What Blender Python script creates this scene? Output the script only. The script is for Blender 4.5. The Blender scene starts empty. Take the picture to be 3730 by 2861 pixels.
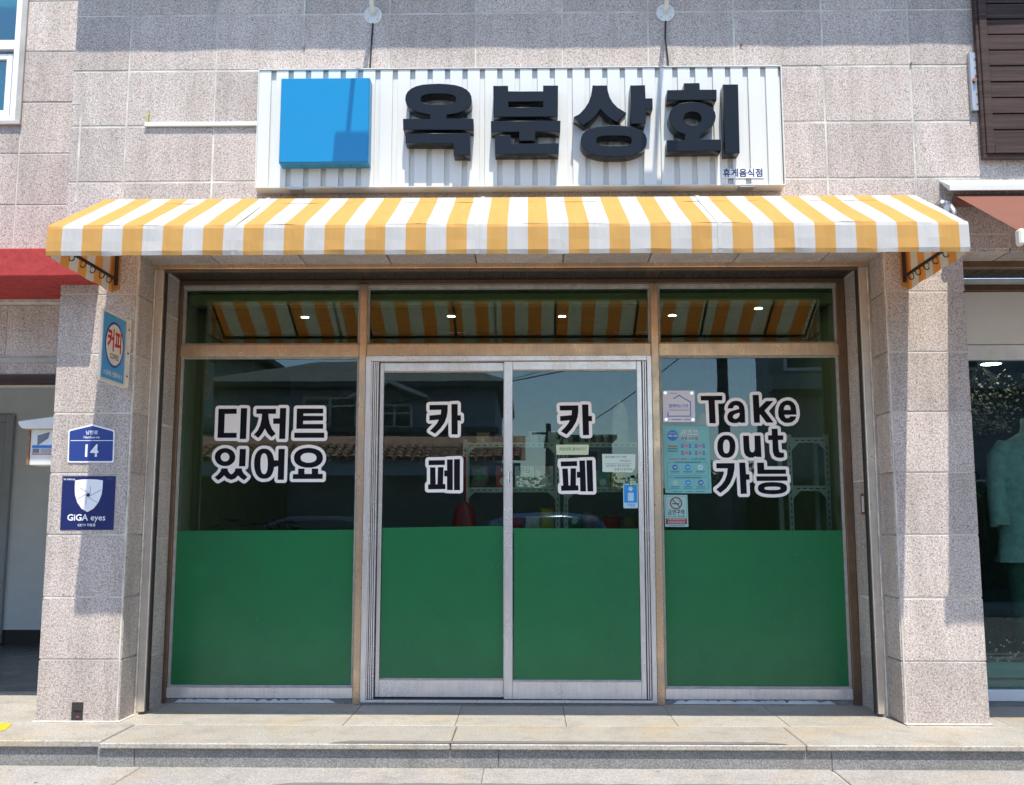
import bpy, bmesh, math, random
from mathutils import Vector, Matrix
import numpy as np
random.seed(7)
R = math.radians
S = bpy.context.scene
COL = S.collection

# ------------------------------------------------------------ camera, sky, sun, exposure
cam_d = bpy.data.cameras.new('camera'); cam = bpy.data.objects.new('camera', cam_d); COL.objects.link(cam)
cam.location = (0.0625, -6.694, 1.2526)
cam.rotation_euler = (math.pi/2 + 0.130, 0, 0.0167)
cam_d.sensor_width = 36; cam_d.lens = 36*3705.5/3730
cam_d.clip_start = 0.05; cam_d.clip_end = 2000
S.camera = cam

SUN = Vector((0.065, -0.444, 1.0)).normalized()          # towards the sun
W = bpy.data.worlds.new('World'); S.world = W; W.use_nodes = True
wn = W.node_tree.nodes; bg = wn['Background']
sky = wn.new('ShaderNodeTexSky'); sky.sky_type = 'NISHITA'; sky.sun_disc = False
sky.sun_elevation = math.asin(SUN.z); sky.sun_rotation = math.atan2(SUN.x, SUN.y)
sky.air_density = 1.0; sky.dust_density = 0.35; sky.ozone_density = 2.2; sky.altitude = 0
W.node_tree.links.new(sky.outputs[0], bg.inputs[0]); bg.inputs[1].default_value = 0.15
sd = bpy.data.lights.new('sun', 'SUN'); sd.energy = 2.9; sd.angle = R(0.53); sd.color = (1.0, 0.94, 0.83)
sun = bpy.data.objects.new('sun', sd); COL.objects.link(sun); sun.location = (2, -10, 20)
sun.rotation_euler = (-SUN).to_track_quat('-Z', 'Y').to_euler()
S.view_settings.view_transform = 'Standard'; S.view_settings.look = 'None'
S.view_settings.exposure = 1.10; S.view_settings.gamma = 1.0
S.cycles.max_bounces = 7; S.cycles.transparent_max_bounces = 12
S.cycles.diffuse_bounces = 3; S.cycles.glossy_bounces = 4

# ------------------------------------------------------------ materials
def newmat(name):
    m = bpy.data.materials.new(name); m.use_nodes = True
    nt = m.node_tree; b = nt.nodes['Principled BSDF']
    return m, nt, b
def N(nt, t, **kw):
    n = nt.nodes.new(t)
    for k, v in kw.items():
        if k in n.inputs.keys(): n.inputs[k].default_value = v
        else: setattr(n, k, v)
    return n
def ramp(nt, src, stops):
    r = nt.nodes.new('ShaderNodeValToRGB'); e = r.color_ramp.elements
    while len(e) < len(stops): e.new(0.5)
    for i, (p, c) in enumerate(stops):
        e[i].position = p; e[i].color = (c, c, c, 1) if not isinstance(c, tuple) else (*c, 1)
    nt.links.new(src, r.inputs[0]); return r.outputs[0]
def mix(nt, fac, a, b, mode='MIX'):
    n = nt.nodes.new('ShaderNodeMix'); n.data_type = 'RGBA'; n.blend_type = mode
    for sock, v in ((n.inputs[0], fac), (n.inputs[6], a), (n.inputs[7], b)):
        if isinstance(v, bpy.types.NodeSocket): nt.links.new(v, sock)
        elif isinstance(v, tuple): sock.default_value = (*v, 1)
        else: sock.default_value = v
    return n.outputs[2]
def pos(nt): return nt.nodes.new('ShaderNodeNewGeometry').outputs['Position']
def noise(nt, co, scale, detail=2.0, rough=0.5, dist=0.0, stretch=None):
    if stretch:
        mp = nt.nodes.new('ShaderNodeMapping'); mp.inputs['Scale'].default_value = stretch
        nt.links.new(co, mp.inputs[0]); co = mp.outputs[0]
    n = N(nt, 'ShaderNodeTexNoise', Scale=scale, Detail=detail, Roughness=rough, Distortion=dist)
    nt.links.new(co, n.inputs['Vector']); return n.outputs['Fac']
def bump(nt, b, h, strength, dist=0.01):
    n = N(nt, 'ShaderNodeBump', Strength=strength, Distance=dist)
    nt.links.new(h, n.inputs['Height']); nt.links.new(n.outputs[0], b.inputs['Normal'])

def plain(name, col, rough=0.5, metal=0.0, spec=0.5, var=0.0, vscale=6.0, bmp=0.0, bscale=120.0, stretch=None, emit=None):
    m, nt, b = newmat(name)
    b.inputs['Base Color'].default_value = (*col, 1); b.inputs['Roughness'].default_value = rough
    b.inputs['Metallic'].default_value = metal; b.inputs['Specular IOR Level'].default_value = spec
    if var or bmp: p = pos(nt)
    if var:
        f = noise(nt, p, vscale, 5, 0.6, 0, stretch)
        lo = tuple(max(0, c*(1-var)) for c in col); hi = tuple(min(1, c*(1+var)) for c in col)
        nt.links.new(ramp(nt, f, [(0.3, lo), (0.7, hi)]), b.inputs['Base Color'])
        nt.links.new(ramp(nt, f, [(0.3, min(1, rough*1.15)), (0.7, rough*0.85)]), b.inputs['Roughness'])
    if bmp: bump(nt, b, noise(nt, p, bscale, 3), bmp, 0.004)
    if emit:
        b.inputs['Emission Color'].default_value = (*col, 1); b.inputs['Emission Strength'].default_value = emit
    return m

def granite(name, light, mid, dark, scale, rust=0.0, rough=0.75, rnd=0.10, streak=None, drips=0.0):
    m, nt, b = newmat(name); p = pos(nt)
    n1 = noise(nt, p, scale, 1.5, 0.5, 0.6); n2 = noise(nt, p, scale*0.55, 3, 0.6, 0.3); n3 = noise(nt, p, 3.0, 4, 0.6)
    c = mix(nt, ramp(nt, n1, [(0.40, 0.0), (0.60, 1.0)]), mid, light)
    curl = ramp(nt, n1, [(0.455, 0.0), (0.485, 1.0), (0.515, 1.0), (0.545, 0.0)])
    msk = N(nt, 'ShaderNodeMath', operation='MULTIPLY'); nt.links.new(curl, msk.inputs[0])
    nt.links.new(ramp(nt, n2, [(0.44, 0.0), (0.54, 1.0)]), msk.inputs[1])
    c = mix(nt, msk.outputs[0], c, dark)
    big = ramp(nt, n3, [(0.3, (0.93, 0.90, 0.89)), (0.7, (1.04, 1.03, 1.04))])
    c = mix(nt, 1.0, c, big, 'MULTIPLY')
    oi = nt.nodes.new('ShaderNodeObjectInfo')
    c = mix(nt, 1.0, c, ramp(nt, oi.outputs['Random'], [(0.0, (1-rnd,)*3), (1.0, (1.0, 1.0, 1.0))]), 'MULTIPLY')
    if drips:
        dr = noise(nt, p, 5.0, 5, 0.7, 0.0, (1.5, 1.5, 0.22))
        c = mix(nt, 1.0, c, ramp(nt, dr, [(0.36, (1-drips*1.1, 1-drips, 1-drips*1.15)), (0.58, (1.0, 1.0, 1.0))]), 'MULTIPLY')
    if rust:
        rn = noise(nt, p, 1.6, 6, 0.65, 0.0, streak)
        c = mix(nt, ramp(nt, rn, [(0.50, 0.0), (0.75, rust)]), c, (0.42, 0.30, 0.15))
        dn = noise(nt, p, 4.5, 6, 0.7)
        c = mix(nt, ramp(nt, dn, [(0.50, 0.0), (0.8, 0.5)]), c, (0.12, 0.11, 0.10))
        sp = noise(nt, p, 26, 2, 0.4)
        c = mix(nt, ramp(nt, sp, [(0.735, 0.0), (0.76, 0.6)]), c, (0.06, 0.055, 0.05))
    nt.links.new(c, b.inputs['Base Color'])
    b.inputs['Roughness'].default_value = rough; b.inputs['Specular IOR Level'].default_value = 0.35
    bump(nt, b, n1, 0.25, 0.003)
    return m

def metal_worn(name, col, col2, rough, metallic, stain=0.5, scale=5.0):
    m, nt, b = newmat(name); p = pos(nt)
    f = noise(nt, p, scale, 7, 0.68); g = noise(nt, p, 60, 3, 0.6, 0, (1, 1, 0.12))
    c = mix(nt, ramp(nt, f, [(0.38, 0.0), (0.66, stain)]), col, col2)
    c = mix(nt, 0.25, c, ramp(nt, g, [(0.3, 0.35), (0.7, 1.0)]), 'MULTIPLY')
    nt.links.new(c, b.inputs['Base Color']); b.inputs['Metallic'].default_value = metallic
    nt.links.new(ramp(nt, f, [(0.3, rough*0.8), (0.7, min(1, rough*1.4))]), b.inputs['Roughness'])
    bump(nt, b, f, 0.06, 0.01)
    return m

def fabric(name, col, trans, streaks=0.10, tcol=None):
    m, nt, b = newmat(name); nt.nodes.remove(b); p = pos(nt)
    f = noise(nt, p, 26, 4, 0.6, 0, (1, 0.2, 0.06)); g = noise(nt, p, 3, 5, 0.6)
    c = mix(nt, 1.0, col, ramp(nt, f, [(0.3, 1-streaks), (0.7, 1.0)]), 'MULTIPLY')
    c = mix(nt, 1.0, c, ramp(nt, g, [(0.3, 0.95), (0.7, 1.0)]), 'MULTIPLY')
    d = N(nt, 'ShaderNodeBsdfDiffuse'); t = N(nt, 'ShaderNodeBsdfTranslucent'); mx = nt.nodes.new('ShaderNodeMixShader')
    nt.links.new(c, d.inputs[0]); t.inputs[0].default_value = (*(tcol or col), 1); mx.inputs[0].default_value = trans
    bp = N(nt, 'ShaderNodeBump', Strength=0.25, Distance=0.004)
    nt.links.new(noise(nt, p, 90, 2, 0.5, 0, (1, 0.3, 0.05)), bp.inputs['Height']); nt.links.new(bp.outputs[0], d.inputs['Normal'])
    nt.links.new(d.outputs[0], mx.inputs[1]); nt.links.new(t.outputs[0], mx.inputs[2])
    nt.links.new(mx.outputs[0], nt.nodes['Material Output'].inputs[0])
    return m

def glass(name, tint, refl):
    m, nt, b = newmat(name); nt.nodes.remove(b)
    t = N(nt, 'ShaderNodeBsdfTransparent'); t.inputs[0].default_value = (*tint, 1)
    g = N(nt, 'ShaderNodeBsdfGlossy', Roughness=0.004); g.inputs[0].default_value = (0.84, 0.95, 1.0, 1)
    fr = N(nt, 'ShaderNodeFresnel', IOR=1.5)
    ad = N(nt, 'ShaderNodeMath', operation='ADD'); nt.links.new(fr.outputs[0], ad.inputs[0]); ad.inputs[1].default_value = refl
    bp = N(nt, 'ShaderNodeBump', Strength=0.02, Distance=0.02); nt.links.new(noise(nt, pos(nt), 1.3, 2), bp.inputs['Height'])
    nt.links.new(bp.outputs[0], g.inputs['Normal'])
    mx = nt.nodes.new('ShaderNodeMixShader'); nt.links.new(ad.outputs[0], mx.inputs[0])
    nt.links.new(t.outputs[0], mx.inputs[1]); nt.links.new(g.outputs[0], mx.inputs[2])
    nt.links.new(mx.outputs[0], nt.nodes['Material Output'].inputs[0])
    return m

M = dict(
 granite=granite('pink granite', (0.76, 0.672, 0.608), (0.53, 0.455, 0.41), (0.06, 0.052, 0.05), 130, rnd=0.22, drips=0.16),
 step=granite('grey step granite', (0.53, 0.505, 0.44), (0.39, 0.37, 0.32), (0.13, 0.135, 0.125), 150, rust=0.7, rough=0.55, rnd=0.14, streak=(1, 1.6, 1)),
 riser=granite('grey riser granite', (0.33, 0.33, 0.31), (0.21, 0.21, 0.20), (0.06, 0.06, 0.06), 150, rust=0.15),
 paving=granite('pavement granite', (0.48, 0.46, 0.42), (0.34, 0.325, 0.30), (0.12, 0.12, 0.115), 140, rust=0.5, rough=0.7, rnd=0.12),
 mortar=plain('mortar', (0.55, 0.52, 0.46), 0.9, var=0.35, vscale=4, bmp=0.3),
 sealant=plain('white sealant', (0.62, 0.58, 0.50), 0.7, var=0.3, vscale=14, bmp=0.4, bscale=60),
 concrete=plain('concrete', (0.42, 0.405, 0.375), 0.9, var=0.2, vscale=3, bmp=0.3),
 asphalt=plain('asphalt', (0.17, 0.165, 0.155), 0.9, var=0.25, vscale=40, bmp=0.5),
 soil=plain('soil', (0.10, 0.09, 0.06), 0.95, var=0.3, vscale=2),
 bronze=metal_worn('bronze anodised metal', (0.80, 0.56, 0.34), (0.54, 0.42, 0.31), 0.27, 0.6, 0.85),
 bronze_dark=metal_worn('dark bronze metal', (0.24, 0.15, 0.09), (0.13, 0.09, 0.06), 0.4, 0.5, 0.7),
 alu=metal_worn('aluminium', (0.86, 0.81, 0.77), (0.76, 0.71, 0.67), 0.22, 0.4, 0.5),
 steel=metal_worn('galvanised steel', (0.55, 0.56, 0.57), (0.42, 0.42, 0.42), 0.4, 0.8, 0.5),
 guide=metal_worn('shutter guide metal', (0.74, 0.66, 0.57), (0.54, 0.46, 0.38), 0.30, 0.45, 0.6),
 soffit=plain('dark soffit boards', (0.035, 0.026, 0.02), 0.45, var=0.3, vscale=30),
 slot=plain('black slot', (0.03, 0.026, 0.022), 0.6),
 bead=plain('grey window bead', (0.42, 0.40, 0.36), 0.6, var=0.2, vscale=20),
 glass=glass('shop glass', (0.84, 0.92, 0.86), 0.010),
 glass_teal=glass('teal shop glass', (0.76, 0.87, 0.84), 0.0),
 glass_win=glass('window glass', (0.55, 0.80, 0.82), 0.06),
 film=plain('green film', (0.017, 0.166, 0.058), 0.25, spec=0.45, var=0.09, vscale=2.2, bmp=0.03, bscale=200),
 white_paint=plain('white painted metal', (0.68, 0.68, 0.645), 0.38, var=0.025, vscale=9, stretch=(1, 1, 0.2)),
 white_dirty=plain('weathered white', (0.70, 0.69, 0.65), 0.6, var=0.12, vscale=6),
 white_vinyl=plain('white vinyl', (0.93, 0.91, 0.88), 0.5, var=0.01, vscale=4),
 black_vinyl=plain('black vinyl', (0.006, 0.006, 0.010), 0.6, spec=0.15),
 black_face=plain('black acrylic', (0.006, 0.008, 0.012), 0.30, spec=0.28, var=0.2, vscale=14, stretch=(1, 1, 0.08)),
 blue_face=plain('blue acrylic', (0.002, 0.215, 0.45), 0.25, var=0.02, vscale=2),
 blue_side=plain('blue side', (0.006, 0.21, 0.42), 0.35),
 aw_white=fabric('white awning cloth', (0.72, 0.71, 0.69), 0.33, tcol=(0.60, 0.52, 0.32)),
 aw_yellow=fabric('yellow awning cloth', (0.78, 0.46, 0.15), 0.36, tcol=(0.68, 0.18, 0.02)),
 black_metal=plain('black metal', (0.012, 0.011, 0.010), 0.5),
 rubber=plain('black rubber', (0.015, 0.015, 0.015), 0.6),
 red_paint=plain('flaking red paint', (0.36, 0.028, 0.026), 0.75, var=0.15, vscale=20, bmp=0.8, bscale=30),
 brown_wood=plain('brown composite wood', (0.055, 0.032, 0.026), 0.6, spec=0.3, var=0.5, vscale=12, stretch=(0.15, 1, 6), bmp=0.4, bscale=90),
 brown_fabric=fabric('brown awning cloth', (0.27, 0.125, 0.095), 0.25, 0.05),
 grey_wall=plain('grey plaster', (0.74, 0.76, 0.74), 0.85, var=0.06, vscale=3, bmp=0.1),
 cream_panel=plain('cream panel', (0.74, 0.71, 0.65), 0.7, var=0.06, vscale=2.5),
 door_grey=plain('grey door', (0.38, 0.40, 0.40), 0.5, var=0.05),
 white_frame=plain('white frame', (0.76, 0.77, 0.78), 0.4),
 chrome=plain('chrome', (0.7, 0.7, 0.7), 0.15, 1.0),
 tile_floor=plain('dark floor', (0.10, 0.10, 0.10), 0.3, var=0.2, vscale=3),
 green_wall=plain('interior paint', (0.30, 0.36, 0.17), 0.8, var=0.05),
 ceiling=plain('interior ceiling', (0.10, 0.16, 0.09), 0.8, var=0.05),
 rack=plain('rack paint', (0.62, 0.66, 0.58), 0.5),
 wood=plain('pale wood', (0.45, 0.32, 0.19), 0.6, var=0.25, vscale=10, stretch=(0.2, 1, 3)),
 rust=plain('rusty steel', (0.30, 0.13, 0.06), 0.85, var=0.4, vscale=30),
 navy=plain('navy print', (0.010, 0.018, 0.105), 0.35),
 addr_blue=plain('address blue', (0.022, 0.048, 0.22), 0.35, var=0.08, vscale=60, stretch=(0.1, 1, 3)),
 print_white=plain('white print', (0.80, 0.80, 0.82), 0.5),
 print_grey=plain('grey print', (0.16, 0.18, 0.22), 0.6),
 print_black=plain('black print', (0.012, 0.012, 0.016), 0.6),
 print_red=plain('red print', (0.52, 0.025, 0.035), 0.5),
 red_dimmed=plain('red print dimmed by glass', (0.22, 0.02, 0.03), 0.6),  # red print with the dimming of tinted glass put into its colour
 print_blue=plain('blue print', (0.05, 0.17, 0.52), 0.5),
 ring_blue=plain('dark blue ring', (0.03, 0.05, 0.28), 0.5),
 coffee_blue=plain('coffee sign blue', (0.07, 0.33, 0.62), 0.45, var=0.05),
 cream=plain('cream plastic', (0.74, 0.69, 0.58), 0.5, var=0.08, vscale=12),
 teal_paper=plain('teal paper', (0.20, 0.50, 0.50), 0.7, var=0.05, vscale=5),  # poster paper darkened and greyed in colour to suggest tinted glass over it
 teal_dark=plain('teal ink', (0.03, 0.20, 0.25), 0.7),
 pale_teal=plain('pale teal', (0.33, 0.56, 0.53), 0.7),  # notice tone likewise darkened in colour for the glass tint
 lilac=plain('lilac acrylic', (0.72, 0.68, 0.74), 0.3),
 note_green=plain('pale green paper', (0.62, 0.74, 0.50), 0.8, var=0.03),
 note_white=plain('white note paper', (0.62, 0.76, 0.68), 0.8, var=0.03),
 sticker_blue=plain('sticker blue', (0.02, 0.27, 0.68), 0.4),
 sticker_pale=plain('sticker pale blue', (0.42, 0.66, 0.80), 0.4),
 sticker_green=plain('sticker green', (0.02, 0.22, 0.09), 0.4),
 tape=plain('grey adhesive tape', (0.17, 0.15, 0.147), 0.8, var=0.15, vscale=8),
 yellow=plain('yellow paint', (0.80, 0.44, 0.02), 0.7, var=0.1),
 lamp_on=plain('lit lamp', (1.0, 0.93, 0.80), 0.5, emit=22.0),
 teal_shirt=plain('sea green linen', (0.40, 0.54, 0.48), 0.9, var=0.2, vscale=20, bmp=0.3, bscale=60),
 denim=plain('green trousers', (0.05, 0.13, 0.10), 0.9, var=0.2, vscale=15),
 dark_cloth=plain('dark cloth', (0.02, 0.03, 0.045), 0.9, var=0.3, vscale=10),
 leaf=plain('leaves', (0.035, 0.07, 0.02), 0.6, var=0.5, vscale=9),
 leaf_dry=plain('dry leaves', (0.10, 0.10, 0.08), 0.8, var=0.4, vscale=30),
 flower=plain('white flowers', (0.6, 0.62, 0.55), 0.8),
 teal_wood=plain('teal painted wood', (0.20, 0.46, 0.46), 0.6, var=0.15, vscale=10, stretch=(0.2, 1, 3)),
 house_wall=plain('blue grey wall', (0.28, 0.34, 0.43), 0.8, var=0.08),
 house_wall2=plain('pale wall', (0.30, 0.31, 0.31), 0.8, var=0.08),
 roof_dark=plain('dark roof', (0.085, 0.09, 0.085), 0.7, var=0.2),
 roof_tile=plain('terracotta tile', (0.36, 0.17, 0.11), 0.7, var=0.35, vscale=7),
 dark_glass=plain('dark window', (0.02, 0.025, 0.03), 0.08),
 car_black=plain('black car paint', (0.012, 0.013, 0.016), 0.12, spec=0.6),
 car_blue=plain('blue car paint', (0.02, 0.06, 0.16), 0.14, spec=0.6),
 pole=plain('concrete pole', (0.10, 0.10, 0.10), 0.85, var=0.1),
 red_plastic=plain('red plastic', (0.45, 0.02, 0.025), 0.35),
 yellow_pack=plain('yellow packet', (0.68, 0.50, 0.06), 0.3, var=0.2, vscale=30),
 red_pack=plain('red packet', (0.50, 0.06, 0.05), 0.4, var=0.2, vscale=30),
 white_pack=plain('white packet', (0.70, 0.70, 0.66), 0.4, var=0.1, vscale=30),
 green_pack=plain('green packet', (0.06, 0.25, 0.10), 0.4, var=0.25, vscale=30),
 silver_pack=plain('silver packet', (0.40, 0.33, 0.30), 0.3, 0.3, var=0.5, vscale=22),
 kraft=plain('cardboard', (0.42, 0.30, 0.18), 0.8, var=0.1),
 shade=plain('lamp shade', (0.75, 0.48, 0.22), 0.8),
)

# ------------------------------------------------------------ mesh helpers
WL = {}
def wl(o): return WL.get(o.name, Vector((0, 0, 0))) if o else Vector((0, 0, 0))
def link(name, me, mat, parent=None, loc=(0, 0, 0), rot=None):
    o = bpy.data.objects.new(name, me); COL.objects.link(o)
    if me is not None and mat is not None and not me.materials:
        for mm in (mat if isinstance(mat, (list, tuple)) else [mat]): me.materials.append(M[mm] if isinstance(mm, str) else mm)
    loc = Vector(loc)
    o.parent = parent; o.location = loc - wl(parent); WL[o.name] = loc
    if rot: o.rotation_euler = rot
    return o
def tag(o, label=None, cat=None, group=None, kind=None):
    for k, v in (('label', label), ('category', cat), ('group', group), ('kind', kind)):
        if v: o[k] = v
    return o
def thing(name, label, cat, loc=(0, 0, 0), group=None):
    return tag(link(name, None, None, None, loc), label, cat, group)

class MB:
    def __init__(s): s.v = []; s.f = []; s.m = []
    def add(s, vs, fs, mi=0):
        n = len(s.v); s.v += [tuple(v) for v in vs]
        for f in fs: s.f.append([n+i for i in f]); s.m.append(mi)
        return s
    def box(s, x0, x1, y0, y1, z0, z1, mi=0):
        return s.add([(x0,y0,z0),(x1,y0,z0),(x1,y1,z0),(x0,y1,z0),(x0,y0,z1),(x1,y0,z1),(x1,y1,z1),(x0,y1,z1)],
                     [(0,3,2,1),(4,5,6,7),(0,1,5,4),(1,2,6,5),(2,3,7,6),(3,0,4,7)], mi)
    def prism(s, poly, a0, a1, axis='y', mi=0):
        n = len(poly)
        def P(u, w, a): return {'y': (u, a, w), 'x': (a, u, w), 'z': (u, w, a)}[axis]
        vs = [P(u, w, a0) for u, w in poly]+[P(u, w, a1) for u, w in poly]
        fs = [tuple(range(n)), tuple(range(2*n-1, n-1, -1))]+[(i, n+i, n+(i+1) % n, (i+1) % n) for i in range(n)]
        return s.add(vs, fs, mi)
    def quad(s, *p, mi=0): return s.add(p, [tuple(range(len(p)))], mi)
    def tube(s, path, r, n=10, cap=True, mi=0):
        P = [Vector(p) for p in path]; rs = r if isinstance(r, (list, tuple)) else [r]*len(P)
        rings = []; up = None
        for i, p in enumerate(P):
            d = (P[min(i+1, len(P)-1)]-P[max(i-1, 0)]).normalized()
            if up is None or abs(up.dot(d)) > 0.95: up = Vector((0, 0, 1)) if abs(d.z) < 0.9 else Vector((1, 0, 0))
            a = d.cross(up).normalized(); b = a.cross(d).normalized(); up = b
            rings.append([p+rs[i]*(math.cos(2*math.pi*k/n)*a+math.sin(2*math.pi*k/n)*b) for k in range(n)])
        vs = [v for rg in rings for v in rg]; fs = []
        for i in range(len(P)-1):
            for k in range(n): fs.append((i*n+k, i*n+(k+1) % n, (i+1)*n+(k+1) % n, (i+1)*n+k))
        if cap: fs += [tuple(range(n-1, -1, -1)), tuple(range((len(P)-1)*n, len(P)*n))]
        return s.add(vs, fs, mi)
    def loft(s, rings, cap=True, mi=0):
        n = len(rings[0]); vs = [v for rg in rings for v in rg]; fs = []
        for i in range(len(rings)-1):
            for k in range(n): fs.append((i*n+k, i*n+(k+1) % n, (i+1)*n+(k+1) % n, (i+1)*n+k))
        if cap: fs += [tuple(range(n-1, -1, -1)), tuple(range((len(rings)-1)*n, len(rings)*n))]
        return s.add(vs, fs, mi)
    def disc(s, c, r, axis='y', n=28, rx=None, mi=0):
        rx = rx or r; cx, cy, cz = c
        vs = [(cx+rx*math.cos(t), cy, cz+r*math.sin(t)) if axis == 'y' else (cx, cy+rx*math.cos(t), cz+r*math.sin(t)) if axis == 'x'
              else (cx+rx*math.cos(t), cy+r*math.sin(t), cz) for t in [2*math.pi*k/n for k in range(n)]]
        return s.add(vs, [tuple(range(n))], mi)
    def ring(s, c, r0, r1, axis='y', n=32, k0=1.0, mi=0):
        cx, cy, cz = c; vs = []
        for t in [2*math.pi*k/n for k in range(n)]:
            for r in (r0, r1):
                u, w = r*math.cos(t), r*math.sin(t)
                vs.append((cx+u, cy, cz+w) if axis == 'y' else (cx, cy+u, cz+w) if axis == 'x' else (cx+u, cy+w, cz))
        return s.add(vs, [(2*k, 2*((k+1) % n), 2*((k+1) % n)+1, 2*k+1) for k in range(n)], mi)
    def mesh(s, name, bevel=0.0, smooth=False, seg=1):
        me = bpy.data.meshes.new(name); me.from_pydata(s.v, [], s.f)
        me.polygons.foreach_set('material_index', s.m)
        bm = bmesh.new(); bm.from_mesh(me)
        bmesh.ops.recalc_face_normals(bm, faces=bm.faces)
        if bevel: bmesh.ops.bevel(bm, geom=[e for e in bm.edges if len(e.link_faces) == 2 and e.calc_face_angle(0) > 0.6], offset=bevel, segments=seg, profile=0.5, affect='EDGES', clamp_overlap=True)
        bm.to_mesh(me); bm.free()
        if smooth: me.polygons.foreach_set('use_smooth', [True]*len(me.polygons))
        return me
    def build(s, name, mat, parent=None, bevel=0.0, smooth=False, seg=1):
        return link(name, s.mesh(name, bevel, smooth, seg), mat, parent)

def curve_mesh(cu, rot, offset):
    o = bpy.data.objects.new('tmp', cu)
    me = bpy.data.meshes.new_from_object(o)
    bpy.data.objects.remove(o); bpy.data.curves.remove(cu)
    me.transform(Matrix.Translation(Vector(offset)) @ rot.to_4x4())
    me.materials.clear()
    return me
FACE = Matrix.Rotation(math.pi/2, 3, 'X')
FACE_X = Matrix.Rotation(math.pi/2, 3, 'Z') @ Matrix.Rotation(math.pi/2, 3, 'X')
def shape(name, polys, mat, parent, y, ext=0.0, bev=0.0):
    """flat or extruded outline; polys in thousandths of a metre in the x-z plane, y = plane of the front"""
    cu = bpy.data.curves.new(name, 'CURVE'); cu.dimensions = '2D'; cu.fill_mode = 'BOTH'
    cu.extrude = max(0, ext/2-bev); cu.bevel_depth = bev; cu.bevel_resolution = 1; cu.offset = -bev
    for p in polys:
        sp = cu.splines.new('POLY'); n = len(p)//2; sp.points.add(n-1)
        for i in range(n): sp.points[i].co = (p[2*i]/1000, p[2*i+1]/1000, 0, 1)
        sp.use_cyclic_u = True
    return link(name, curve_mesh(cu, FACE, (0, y+ext/2, 0)), mat, parent)
def text(body, size, mat, parent, at, align='CENTER', bold=0.0, wide=1.0, rot=FACE, name='lettering', space=1.0, height=None):
    """printed line; at = world point of the middle of the line"""
    cu = bpy.data.curves.new(name, 'FONT'); cu.body = body; cu.size = size; cu.align_x = align; cu.align_y = 'CENTER'
    cu.offset = bold*size; cu.space_character = space; cu.resolution_u = 3
    me = curve_mesh(cu, Matrix.Identity(3), (0, 0, 0))
    me.transform(Matrix.Diagonal((wide, 1, 1, 1)))
    me.transform(Matrix.Translation(Vector(at)) @ rot.to_4x4())
    return link(name, me, mat, parent)

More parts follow.
